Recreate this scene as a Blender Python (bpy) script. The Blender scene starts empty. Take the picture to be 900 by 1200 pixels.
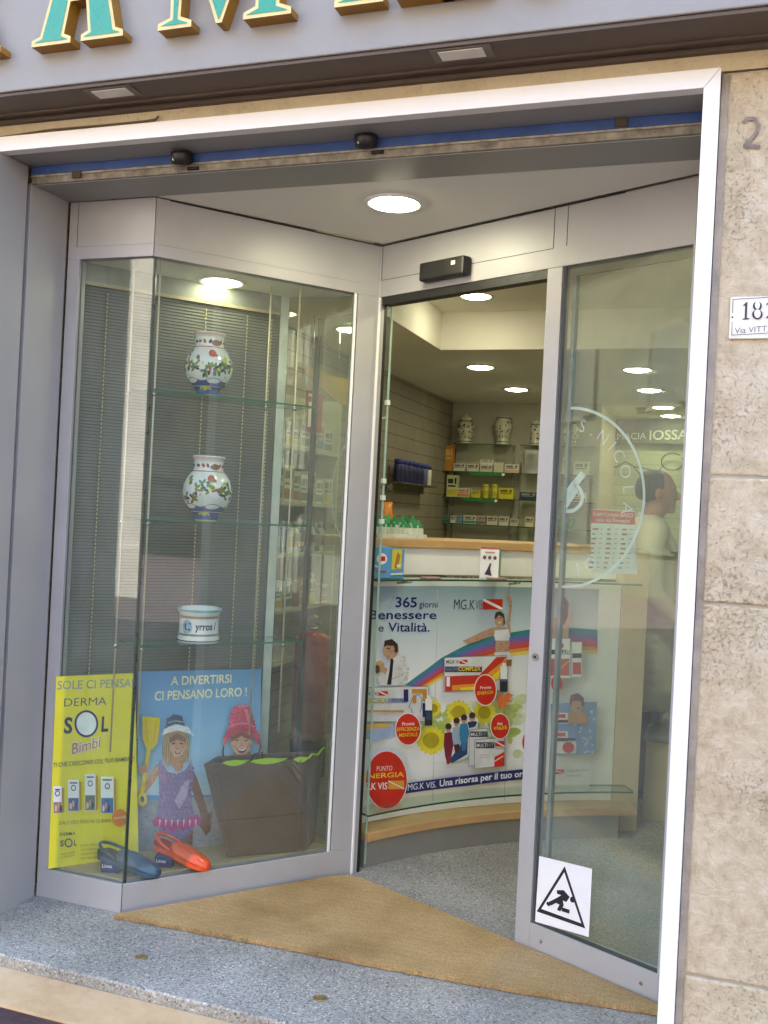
import bpy, bmesh, math, random
from math import sin, cos, pi, radians, sqrt, atan2, floor, ceil
from mathutils import Vector, Matrix
random.seed(7)
SC = bpy.context.scene
COL = SC.collection

# ------------------------------------------------------------------ camera
FPX, YAW, ROLL, ZC = 1150.0, radians(19.2), radians(2.85), 1.5
cam_d = bpy.data.cameras.new("camera"); cam = bpy.data.objects.new("camera", cam_d); COL.objects.link(cam)
cam_d.sensor_fit = 'AUTO'; cam_d.sensor_width = 36.0; cam_d.lens = 36.0*FPX/1200.0
cam_d.clip_start = 0.05; cam_d.clip_end = 500
FW = Vector((-sin(YAW), cos(YAW), 0)); RT = Vector((cos(YAW), sin(YAW), 0)); UP = Vector((0, 0, 1))
cr = RT*cos(ROLL) + UP*sin(ROLL); cu = UP*cos(ROLL) - RT*sin(ROLL)
m = Matrix((cr, cu, -FW)).transposed().to_4x4(); m.translation = Vector((0, 0, ZC)); cam.matrix_world = m
SC.camera = cam
# ------------------------------------------------------------------ world, sun, exposure
SUN_EL, SUN_AZ = radians(52), radians(8)
w = bpy.data.worlds.new("World"); SC.world = w; w.use_nodes = True
sky = w.node_tree.nodes.new('ShaderNodeTexSky'); sky.sky_type = 'NISHITA'; sky.sun_disc = False
sky.sun_elevation = SUN_EL; sky.sun_rotation = SUN_AZ; sky.dust_density = 2.0; sky.air_density = 1.0; sky.ozone_density = 1.0
bg = w.node_tree.nodes['Background']; bg.inputs['Strength'].default_value = 0.15
w.node_tree.links.new(sky.outputs[0], bg.inputs[0])
sd = bpy.data.lights.new("sun", 'SUN'); so = bpy.data.objects.new("sun", sd); COL.objects.link(so)
sd.energy = 5.0; sd.angle = radians(0.5); sd.color = (1.0, 0.97, 0.93)
to_sun = Vector((sin(SUN_AZ)*cos(SUN_EL), cos(SUN_AZ)*cos(SUN_EL), sin(SUN_EL)))   # behind the shop: its front is in shade
so.rotation_euler = to_sun.to_track_quat('Z', 'Y').to_euler(); so.location = (0, 20, 30)
SC.view_settings.view_transform = 'Standard'; SC.view_settings.look = 'None'
SC.view_settings.exposure = 3.22; SC.view_settings.gamma = 1.0; SC.view_settings.use_curve_mapping = False
SC.render.engine = 'CYCLES'
cy = SC.cycles; cy.use_denoising = True
cy.max_bounces = 8; cy.diffuse_bounces = 6; cy.glossy_bounces = 4; cy.transparent_max_bounces = 24
cy.transmission_bounces = 6; cy.caustics_reflective = False; cy.caustics_refractive = False
cy.sample_clamp_indirect = 6.0; cy.blur_glossy = 0.5
LAMP = (1.0, 0.95, 0.64)       # colour of the shop's downlights
LAMP_W = 0.175                  # overall lamp factor

# ------------------------------------------------------------------ pixel rays of the reference (900 x 1200) onto real planes
def ray(u, v):
    a, b = u-450.0, 600.0-v
    return FW*FPX + RT*(a*cos(ROLL)-b*sin(ROLL)) + UP*(a*sin(ROLL)+b*cos(ROLL))
O0 = Vector((0, 0, ZC))
def atz(u, v, z): r = ray(u, v); return O0 + r*((z-ZC)/r.z)
def aty(u, v, y): r = ray(u, v); return O0 + r*(y/r.y)
def atx(u, v, x): r = ray(u, v); return O0 + r*(x/r.x)
def onv(u, v, p, q):
    r = ray(u, v); dx, dy = q[0]-p[0], q[1]-p[1]
    return O0 + r*((p[0]*dy-p[1]*dx)/(r.x*dy-r.y*dx))

# ------------------------------------------------------------------ materials
def lin(c):
    c = c/255.0
    return c/12.92 if c <= 0.04045 else ((c+0.055)/1.055)**2.4
def rgb(h):
    if isinstance(h, str): return tuple(lin(int(h[i:i+2], 16)) for i in (0, 2, 4)) + (1,)
    return tuple(h)[:3] + (1,)
def nn(nt, t, **kw):
    n = nt.nodes.new(t)
    for k, v in kw.items():
        if k.startswith('i_'): n.inputs[k[2:].replace('_', ' ')].default_value = v
        else: setattr(n, k, v)
    return n
_mc = {}
def mat(col, rough=0.5, metal=0.0, spec=0.5, noise=0.12, nscale=14.0, bump=0.0, bscale=60.0, coat=0.0, sheen=0.0, emit=0.0, name=None):
    """plain surface with a little procedural unevenness in colour, gloss and relief"""
    key = (str(col), rough, metal, spec, noise, nscale, bump, bscale, coat, sheen, emit)
    if key in _mc: return _mc[key]
    M = bpy.data.materials.new(name or 'surface'); M.use_nodes = True; nt = M.node_tree; L = nt.links
    b = nt.nodes['Principled BSDF']; c = rgb(col)
    b.inputs['Metallic'].default_value = metal; b.inputs['Specular IOR Level'].default_value = spec
    b.inputs['Coat Weight'].default_value = coat; b.inputs['Sheen Weight'].default_value = sheen
    tc = nn(nt, 'ShaderNodeTexCoord')
    n = nn(nt, 'ShaderNodeTexNoise', i_Scale=nscale, i_Detail=5.0, i_Roughness=0.6); L.new(tc.outputs['Object'], n.inputs['Vector'])
    r = nn(nt, 'ShaderNodeMapRange', i_From_Min=0.3, i_From_Max=0.7, i_To_Min=1-noise, i_To_Max=1+noise); L.new(n.outputs['Fac'], r.inputs['Value'])
    mx = nn(nt, 'ShaderNodeVectorMath', operation='SCALE'); mx.inputs[0].default_value = c[:3]; L.new(r.outputs[0], mx.inputs['Scale'])
    L.new(mx.outputs[0], b.inputs['Base Color'])
    r2 = nn(nt, 'ShaderNodeMapRange', i_From_Min=0.3, i_From_Max=0.7, i_To_Min=max(0.02, rough-0.08), i_To_Max=min(1, rough+0.08)); L.new(n.outputs['Fac'], r2.inputs['Value'])
    L.new(r2.outputs[0], b.inputs['Roughness'])
    if bump:
        n2 = nn(nt, 'ShaderNodeTexNoise', i_Scale=bscale, i_Detail=6.0); L.new(tc.outputs['Object'], n2.inputs['Vector'])
        bp = nn(nt, 'ShaderNodeBump', i_Strength=min(1, bump), i_Distance=0.01); L.new(n2.outputs['Fac'], bp.inputs['Height']); L.new(bp.outputs[0], b.inputs['Normal'])
    if emit:
        b.inputs['Emission Color'].default_value = c; b.inputs['Emission Strength'].default_value = emit
    _mc[key] = M
    return M
def new_mat(name):
    M = bpy.data.materials.new(name); M.use_nodes = True
    return M, M.node_tree, M.node_tree.links, M.node_tree.nodes['Principled BSDF']
def ramp(nt, stops, interp='LINEAR'):
    r = nn(nt, 'ShaderNodeValToRGB'); e = r.color_ramp.elements; r.color_ramp.interpolation = interp
    while len(e) < len(stops): e.new(0.5)
    for k, (p, c) in enumerate(stops): e[k].position = p; e[k].color = rgb(c)
    return r

def granite_mat():
    M, nt, L, b = new_mat('speckled_granite'); tc = nn(nt, 'ShaderNodeTexCoord')
    v = nn(nt, 'ShaderNodeTexVoronoi', i_Scale=200.0); L.new(tc.outputs['Object'], v.inputs['Vector'])
    sp = nn(nt, 'ShaderNodeSeparateColor'); L.new(v.outputs['Color'], sp.inputs[0])
    r = ramp(nt, [(0.0, '73706a'), (0.08, '95938d'), (0.28, 'a3a19b'), (0.5, 'b2afa8'), (0.74, 'bab7af'), (0.88, 'bbae9f'), (0.95, 'dcd7cc')], 'CONSTANT')
    L.new(sp.outputs[0], r.inputs[0])
    n = nn(nt, 'ShaderNodeTexNoise', i_Scale=3.0, i_Detail=6.0); L.new(tc.outputs['Object'], n.inputs['Vector'])
    rr = nn(nt, 'ShaderNodeMapRange', i_From_Min=0.3, i_From_Max=0.7, i_To_Min=0.62, i_To_Max=0.92); L.new(n.outputs['Fac'], rr.inputs['Value'])
    mx = nn(nt, 'ShaderNodeVectorMath', operation='SCALE'); L.new(r.outputs[0], mx.inputs[0]); L.new(rr.outputs[0], mx.inputs['Scale'])
    L.new(mx.outputs[0], b.inputs['Base Color']); b.inputs['Roughness'].default_value = 0.42
    bp = nn(nt, 'ShaderNodeBump', i_Strength=0.12, i_Distance=0.004); L.new(v.outputs['Distance'], bp.inputs['Height']); L.new(bp.outputs[0], b.inputs['Normal'])
    return M
def stone_mat(name, c1, c2, c3, rough=0.85, sc=6.0, bump=0.5, pits=0.75):
    M, nt, L, b = new_mat(name); tc = nn(nt, 'ShaderNodeTexCoord')
    n = nn(nt, 'ShaderNodeTexNoise', i_Scale=sc, i_Detail=12.0, i_Roughness=0.78, i_Distortion=0.3); L.new(tc.outputs['Object'], n.inputs['Vector'])
    r = ramp(nt, [(0.30, c1), (0.5, c2), (0.70, c3)]); L.new(n.outputs['Fac'], r.inputs[0])
    n2 = nn(nt, 'ShaderNodeTexNoise', i_Scale=95.0, i_Detail=8.0, i_Roughness=0.75); L.new(tc.outputs['Object'], n2.inputs['Vector'])
    n3 = nn(nt, 'ShaderNodeTexNoise', i_Scale=2.2, i_Detail=4.0); L.new(tc.outputs['Object'], n3.inputs['Vector'])
    pw = nn(nt, 'ShaderNodeMapRange', i_From_Min=0.40, i_From_Max=0.62, i_To_Min=-0.02, i_To_Max=0.08); L.new(n3.outputs['Fac'], pw.inputs['Value'])
    sh_ = nn(nt, 'ShaderNodeMath', operation='SUBTRACT'); L.new(n2.outputs['Fac'], sh_.inputs[0]); L.new(pw.outputs[0], sh_.inputs[1])
    pit = nn(nt, 'ShaderNodeMapRange', i_From_Min=0.30, i_From_Max=0.40, i_To_Min=1.0-pits, i_To_Max=1.0); L.new(sh_.outputs[0], pit.inputs['Value'])
    mx = nn(nt, 'ShaderNodeVectorMath', operation='SCALE'); L.new(r.outputs[0], mx.inputs[0]); L.new(pit.outputs[0], mx.inputs['Scale'])
    L.new(mx.outputs[0], b.inputs['Base Color']); b.inputs['Roughness'].default_value = rough; b.inputs['Specular IOR Level'].default_value = 0.25
    ad = nn(nt, 'ShaderNodeMath', operation='MULTIPLY_ADD'); L.new(pit.outputs[0], ad.inputs[0]); ad.inputs[1].default_value = 0.6; L.new(n.outputs['Fac'], ad.inputs[2])
    bp = nn(nt, 'ShaderNodeBump', i_Strength=bump, i_Distance=0.015); L.new(ad.outputs[0], bp.inputs['Height']); L.new(bp.outputs[0], b.inputs['Normal'])
    return M
def coir_mat():
    M, nt, L, b = new_mat('coir_matting'); tc = nn(nt, 'ShaderNodeTexCoord')
    mp = nn(nt, 'ShaderNodeMapping'); mp.inputs['Rotation'].default_value = (0, 0, radians(-4)); L.new(tc.outputs['Object'], mp.inputs[0])
    wv = nn(nt, 'ShaderNodeTexWave', i_Scale=9.0, i_Distortion=7.0, i_Detail=3.0, bands_direction='Y'); wv.inputs['Detail Scale'].default_value = 2.0; L.new(mp.outputs[0], wv.inputs['Vector'])
    n1 = nn(nt, 'ShaderNodeTexNoise', i_Scale=3.0, i_Detail=5.0); L.new(tc.outputs['Object'], n1.inputs['Vector'])
    n2 = nn(nt, 'ShaderNodeTexNoise', i_Scale=170.0, i_Detail=5.0, i_Roughness=0.85); L.new(tc.outputs['Object'], n2.inputs['Vector'])
    r1 = ramp(nt, [(0.28, 'a8895c'), (0.5, 'c2a272'), (0.72, 'd0b184')]); L.new(n1.outputs['Fac'], r1.inputs[0])
    w1 = nn(nt, 'ShaderNodeMapRange', i_To_Min=0.95, i_To_Max=1.03); L.new(wv.outputs['Fac'], w1.inputs['Value'])
    rr = nn(nt, 'ShaderNodeMapRange', i_From_Min=0.34, i_From_Max=0.66, i_To_Min=0.55, i_To_Max=1.35); L.new(n2.outputs['Fac'], rr.inputs['Value'])
    pr = nn(nt, 'ShaderNodeMath', operation='MULTIPLY'); L.new(w1.outputs[0], pr.inputs[0]); L.new(rr.outputs[0], pr.inputs[1])
    mx = nn(nt, 'ShaderNodeVectorMath', operation='SCALE'); L.new(r1.outputs[0], mx.inputs[0]); L.new(pr.outputs[0], mx.inputs['Scale'])
    L.new(mx.outputs[0], b.inputs['Base Color']); b.inputs['Roughness'].default_value = 0.95; b.inputs['Specular IOR Level'].default_value = 0.05
    bp = nn(nt, 'ShaderNodeBump', i_Strength=0.8, i_Distance=0.006); L.new(n2.outputs['Fac'], bp.inputs['Height']); L.new(bp.outputs[0], b.inputs['Normal'])
    return M
def slat_mat(name, base, pitch, dark=0.35, width=0.06, rough=0.6, spec=0.3):
    """boards with a fine dark groove every `pitch` metres of height"""
    M, nt, L, b = new_mat(name); g = nn(nt, 'ShaderNodeNewGeometry'); s = nn(nt, 'ShaderNodeSeparateXYZ'); L.new(g.outputs['Position'], s.inputs[0])
    d = nn(nt, 'ShaderNodeMath', operation='DIVIDE'); L.new(s.outputs['Z'], d.inputs[0]); d.inputs[1].default_value = pitch
    f = nn(nt, 'ShaderNodeMath', operation='FRACT'); L.new(d.outputs[0], f.inputs[0])
    lt = nn(nt, 'ShaderNodeMath', operation='LESS_THAN'); L.new(f.outputs[0], lt.inputs[0]); lt.inputs[1].default_value = width
    n = nn(nt, 'ShaderNodeTexNoise', i_Scale=5.0, i_Detail=5.0); L.new(g.outputs['Position'], n.inputs['Vector'])
    rr = nn(nt, 'ShaderNodeMapRange', i_From_Min=0.3, i_From_Max=0.7, i_To_Min=0.88, i_To_Max=1.1); L.new(n.outputs['Fac'], rr.inputs['Value'])
    k = nn(nt, 'ShaderNodeMapRange', i_To_Min=1.0, i_To_Max=dark); L.new(lt.outputs[0], k.inputs['Value'])
    pr = nn(nt, 'ShaderNodeMath', operation='MULTIPLY'); L.new(rr.outputs[0], pr.inputs[0]); L.new(k.outputs[0], pr.inputs[1])
    mx = nn(nt, 'ShaderNodeVectorMath', operation='SCALE'); mx.inputs[0].default_value = rgb(base)[:3]; L.new(pr.outputs[0], mx.inputs['Scale'])
    L.new(mx.outputs[0], b.inputs['Base Color']); b.inputs['Roughness'].default_value = rough; b.inputs['Specular IOR Level'].default_value = spec
    return M
def glass_mat(name='window_glass', tint=(0.93, 0.965, 0.94), gain=1.0):
    M = bpy.data.materials.new(name); M.use_nodes = True; nt = M.node_tree; L = nt.links; nt.nodes.clear()
    out = nn(nt, 'ShaderNodeOutputMaterial'); g = nn(nt, 'ShaderNodeNewGeometry')
    dt = nn(nt, 'ShaderNodeVectorMath', operation='DOT_PRODUCT'); L.new(g.outputs['Normal'], dt.inputs[0]); L.new(g.outputs['Incoming'], dt.inputs[1])
    ab = nn(nt, 'ShaderNodeMath', operation='ABSOLUTE'); L.new(dt.outputs['Value'], ab.inputs[0])
    om = nn(nt, 'ShaderNodeMath', operation='SUBTRACT'); om.inputs[0].default_value = 1.0; L.new(ab.outputs[0], om.inputs[1])
    pw = nn(nt, 'ShaderNodeMath', operation='POWER'); L.new(om.outputs[0], pw.inputs[0]); pw.inputs[1].default_value = 5.0
    ma = nn(nt, 'ShaderNodeMath', operation='MULTIPLY_ADD'); L.new(pw.outputs[0], ma.inputs[0]); ma.inputs[1].default_value = 0.95*gain; ma.inputs[2].default_value = 0.042*gain
    t = nn(nt, 'ShaderNodeBsdfTransparent'); t.inputs[0].default_value = tuple(tint)+(1,)
    gl = nn(nt, 'ShaderNodeBsdfAnisotropic'); gl.inputs['Roughness'].default_value = 0.0; gl.inputs[0].default_value = (1, 1, 1, 1)
    mx = nn(nt, 'ShaderNodeMixShader'); L.new(ma.outputs[0], mx.inputs[0]); L.new(t.outputs[0], mx.inputs[1]); L.new(gl.outputs[0], mx.inputs[2])
    tc = nn(nt, 'ShaderNodeTexCoord'); n = nn(nt, 'ShaderNodeTexNoise', i_Scale=3.5, i_Detail=8.0, i_Roughness=0.65, i_Distortion=1.2); L.new(tc.outputs['Object'], n.inputs['Vector'])
    dm = nn(nt, 'ShaderNodeMapRange', i_From_Min=0.35, i_From_Max=0.75, i_To_Min=0.012, i_To_Max=0.055); L.new(n.outputs['Fac'], dm.inputs['Value'])
    df = nn(nt, 'ShaderNodeBsdfDiffuse'); df.inputs[0].default_value = (.75, .74, .70, 1); m2 = nn(nt, 'ShaderNodeMixShader'); L.new(dm.outputs[0], m2.inputs[0]); L.new(mx.outputs[0], m2.inputs[1]); L.new(df.outputs[0], m2.inputs[2])
    L.new(m2.outputs[0], out.inputs[0])
    return M
def grad_mat(name, axis, lo, hi, stops, rough=0.4, nz=0.0):
    """a printed colour blend along one object axis (artwork of a poster)"""
    M, nt, L, b = new_mat(name); g = nn(nt, 'ShaderNodeNewGeometry'); s = nn(nt, 'ShaderNodeSeparateXYZ'); L.new(g.outputs['Position'], s.inputs[0])
    r = nn(nt, 'ShaderNodeMapRange', i_From_Min=lo, i_From_Max=hi); L.new(s.outputs[axis], r.inputs['Value'])
    rp = ramp(nt, stops); L.new(r.outputs[0], rp.inputs[0]); L.new(rp.outputs[0], b.inputs['Base Color']); b.inputs['Roughness'].default_value = rough
    return M
def brushed(col, rough=0.38, metal=0.55, name='aluminium'):
    M, nt, L, b = new_mat(name); tc = nn(nt, 'ShaderNodeTexCoord'); c = rgb(col)
    n = nn(nt, 'ShaderNodeTexNoise', i_Scale=2.5, i_Detail=6.0, i_Roughness=0.65); L.new(tc.outputs['Object'], n.inputs['Vector'])
    r = nn(nt, 'ShaderNodeMapRange', i_From_Min=0.3, i_From_Max=0.7, i_To_Min=0.93, i_To_Max=1.05); L.new(n.outputs['Fac'], r.inputs['Value'])
    mx = nn(nt, 'ShaderNodeVectorMath', operation='SCALE'); mx.inputs[0].default_value = c[:3]; L.new(r.outputs[0], mx.inputs['Scale']); L.new(mx.outputs[0], b.inputs['Base Color'])
    r2 = nn(nt, 'ShaderNodeMapRange', i_From_Min=0.3, i_From_Max=0.7, i_To_Min=rough-0.06, i_To_Max=rough+0.1); L.new(n.outputs['Fac'], r2.inputs['Value']); L.new(r2.outputs[0], b.inputs['Roughness'])
    b.inputs['Metallic'].default_value = metal
    n3 = nn(nt, 'ShaderNodeTexNoise', i_Scale=320.0, i_Detail=2.0); L.new(tc.outputs['Object'], n3.inputs['Vector'])
    bp = nn(nt, 'ShaderNodeBump', i_Strength=0.05, i_Distance=0.002); L.new(n3.outputs['Fac'], bp.inputs['Height']); L.new(bp.outputs[0], b.inputs['Normal'])
    return M

GRANITE = granite_mat()
PIER = stone_mat('weathered_limestone', 'b3a084', 'd3c3a8', 'e6dac6', sc=17.0, bump=0.8, pits=0.30)
KERB = stone_mat('beige_kerbstone', 'b3946c', 'c8a982', 'd4ba96', sc=3.0, bump=0.15, pits=0.12)
PORPHYRY = stone_mat('red_brown_paving', '3b2e2f', '4a393a', '594848', sc=9.0, bump=0.4)
PLASTER = stone_mat('old_plaster', 'b7a584', 'cbbb9a', 'd5c8ac', sc=5.0, bump=0.2, pits=0.25)
COIR = coir_mat()
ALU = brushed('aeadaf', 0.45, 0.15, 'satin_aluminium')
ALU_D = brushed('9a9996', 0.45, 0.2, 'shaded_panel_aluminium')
ALU_W = mat('f1f0f2', 0.35, noise=0.02, nscale=3)
FASCIA = mat('95918d', 0.55, noise=0.05, nscale=4)
SOFFIT = mat('5d5046', 0.6, noise=0.12, nscale=6)
CEIL = mat('efece2', 0.8, noise=0.03, nscale=3)
DARK = mat('141414', 0.5, noise=0.1)
BLACKP = mat('1c1b1a', 0.45, noise=0.15, nscale=30)
GLASS = glass_mat()
GLASS_T = glass_mat('tinted_glass', (0.86, 0.94, 0.87))
GLASS_E = mat('2f6a4c', 0.15, noise=0.05)
STEEL = mat('b9b7b0', 0.25, 0.9, noise=0.05)
WHITE = mat('ecebe6', 0.55, noise=0.03, nscale=4)
WOOD = mat('c09a68', 0.5, noise=0.12, nscale=9)
BEIGE = mat('cdbb98', 0.5, noise=0.05, nscale=6)

# ------------------------------------------------------------------ mesh helpers
class MB:
    def __init__(s): s.b = bmesh.new(); s.mats = []
    def mi(s, M):
        if M not in s.mats: s.mats.append(M)
        return s.mats.index(M)
    def face(s, pts, M):
        f = s.b.faces.new([s.b.verts.new(Vector(p)) for p in pts]); f.material_index = s.mi(M); return f
    def hexa(s, lo, hi, M):
        """8-corner solid from two matching loops of points"""
        i = s.mi(M); a = [s.b.verts.new(Vector(p)) for p in lo]; c = [s.b.verts.new(Vector(p)) for p in hi]; n = len(a); fs = []
        fs.append(s.b.faces.new(a[::-1])); fs.append(s.b.faces.new(c))
        for k in range(n): fs.append(s.b.faces.new((a[k], a[(k+1) % n], c[(k+1) % n], c[k])))
        for f in fs: f.material_index = i
        return fs
    def prism(s, poly, z0, z1, M): return s.hexa([(x, y, z0) for x, y in poly], [(x, y, z1) for x, y in poly], M)
    def box(s, x0, x1, y0, y1, z0, z1, M): return s.prism([(x0, y0), (x1, y0), (x1, y1), (x0, y1)], z0, z1, M)
    def wall(s, p, q, t, z0, z1, M):
        """upright slab between plan points p and q, thickness t to the left of p->q"""
        d = Vector((q[0]-p[0], q[1]-p[1])).normalized(); n = Vector((-d.y, d.x))*t
        return s.prism([p, q, (q[0]+n.x, q[1]+n.y), (p[0]+n.x, p[1]+n.y)], z0, z1, M)
    def obox(s, c, sx, sy, z0, z1, rot, M):
        cx_, cy_ = c; R = lambda x, y: (cx_+x*cos(rot)-y*sin(rot), cy_+x*sin(rot)+y*cos(rot))
        return s.prism([R(-sx/2, -sy/2), R(sx/2, -sy/2), R(sx/2, sy/2), R(-sx/2, sy/2)], z0, z1, M)
    def tube(s, pts, r, M, n=8, taper=None, closed=False):
        pts = [Vector(p) for p in pts]; rings = []; i = s.mi(M); N = len(pts)
        for k, p in enumerate(pts):
            if closed: t = (pts[(k+1) % N]-pts[k-1]).normalized()
            else: t = (pts[min(k+1, N-1)]-pts[max(k-1, 0)]).normalized()
            a = t.cross(Vector((0.13, 0.27, 0.95)));
            if a.length < 0.05: a = t.cross(Vector((1, 0, 0)))
            a.normalize(); c = t.cross(a); rr = r if taper is None else taper[k]
            rings.append([s.b.verts.new(p+(a*cos(2*pi*j/n)+c*sin(2*pi*j/n))*rr) for j in range(n)])
        for k in range(N if closed else N-1):
            A, B_ = rings[k], rings[(k+1) % N]
            for j in range(n):
                f = s.b.faces.new((A[j], A[(j+1) % n], B_[(j+1) % n], B_[j])); f.material_index = i; f.smooth = True
        if not closed:
            for R in (rings[0][::-1], rings[-1]): s.b.faces.new(R).material_index = i
    def lathe(s, prof, c, M, n=32, cap=True):
        """prof: (r, z[, material])"""
        rings = []
        for p in prof: rings.append([s.b.verts.new((c[0]+p[0]*cos(2*pi*j/n), c[1]+p[0]*sin(2*pi*j/n), c[2]+p[1])) for j in range(n)])
        for k in range(len(prof)-1):
            i = s.mi(prof[k][2] if len(prof[k]) > 2 else M)
            for j in range(n):
                f = s.b.faces.new((rings[k][j], rings[k][(j+1) % n], rings[k+1][(j+1) % n], rings[k+1][j])); f.material_index = i; f.smooth = True
        if cap:
            if prof[0][0] > 1e-4: s.b.faces.new(rings[0][::-1]).material_index = s.mi(M)
            if prof[-1][0] > 1e-4: s.b.faces.new(rings[-1]).material_index = s.mi(prof[-1][2] if len(prof[-1]) > 2 else M)
    def build(s, name, parent=None, bevel=0.0, smooth=False, org=None, recalc=True):
        if recalc: bmesh.ops.recalc_face_normals(s.b, faces=s.b.faces)
        off = Vector(org) if org is not None else (parent_loc(parent) if parent else Vector((0, 0, 0)))
        if off.length: bmesh.ops.translate(s.b, verts=s.b.verts, vec=-off)
        me = bpy.data.meshes.new(name); s.b.to_mesh(me); s.b.free()
        for M in s.mats: me.materials.append(M)
        if smooth:
            for p in me.polygons: p.use_smooth = True
        o = bpy.data.objects.new(name, me); COL.objects.link(o)
        if parent: o.parent = parent
        elif org is not None: o.location = off
        if bevel:
            md = o.modifiers.new('bevel', 'BEVEL'); md.width = bevel; md.segments = 2; md.limit_method = 'ANGLE'; md.angle_limit = radians(40)
        return o
def parent_loc(p):
    v = Vector(p.location)
    while p.parent: p = p.parent; v += Vector(p.location)
    return v
def tag(o, label=None, cat=None, group=None, kind=None):
    if label: o['label'] = label
    if cat: o['category'] = cat
    if group: o['group'] = group
    if kind: o['kind'] = kind
    return o
def thing(name, label, cat, loc=(0, 0, 0), group=None):
    o = bpy.data.objects.new(name, None); o.empty_display_size = 0.1; COL.objects.link(o); o.location = loc
    return tag(o, label, cat, group)

# ---- lettering and printed artwork
_tc = {}
def text_mesh(body, bold=0.0):
    k = (body, bold)
    if k in _tc: return _tc[k]
    cu_ = bpy.data.curves.new('t', 'FONT'); cu_.body = body; cu_.size = 1.0; cu_.resolution_u = 3; cu_.offset = bold
    o = bpy.data.objects.new('t', cu_); COL.objects.link(o); dg = bpy.context.evaluated_depsgraph_get()
    me = bpy.data.meshes.new_from_object(o.evaluated_get(dg))
    vs = [(v.co.x, v.co.y) for v in me.vertices]; fs = [tuple(p.vertices) for p in me.polygons]
    bpy.data.objects.remove(o); bpy.data.curves.remove(cu_); bpy.data.meshes.remove(me)
    _tc[k] = (vs, fs); return _tc[k]
class Plane:
    """upright printed sheet through plan points p, q; (s, t) = run from p, height"""
    def __init__(s, p, q, off=0.0, side=1, lean=None):
        s.p = Vector((p[0], p[1])); d = Vector((q[0]-p[0], q[1]-p[1])); s.d = d.normalized(); s.n = Vector((s.d.y, -s.d.x))*side; s.cut = None
        s.p = s.p + s.n*off
    def st(s, u, v):
        P = onv(u, v, s.p, s.p+s.d); return ((P.x-s.p.x)*s.d.x+(P.y-s.p.y)*s.d.y, P.z)
    def xyz(s, a, t, h=0.0):
        q = s.p + s.d*a + s.n*h; return Vector((q.x, q.y, t))
class Cyl:
    """inside of an upright cylinder; s = arc length"""
    def __init__(s, c, R): s.c = c; s.R = R; s.cut = 0.06
    def st(s, u, v):
        r = ray(u, v); cx_, cy_ = s.c; a = r.x**2+r.y**2; b = -2*(r.x*cx_+r.y*cy_); c = cx_**2+cy_**2-s.R**2
        t = (-b+sqrt(max(0, b*b-4*a*c)))/(2*a); P = O0+r*t
        return (-atan2(P.y-cy_, P.x-cx_)*s.R, P.z)
    def xyz(s, a, t, h=0.0):
        f = -a/s.R; return Vector((s.c[0]+(s.R-h)*cos(f), s.c[1]+(s.R-h)*sin(f), t))
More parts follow.
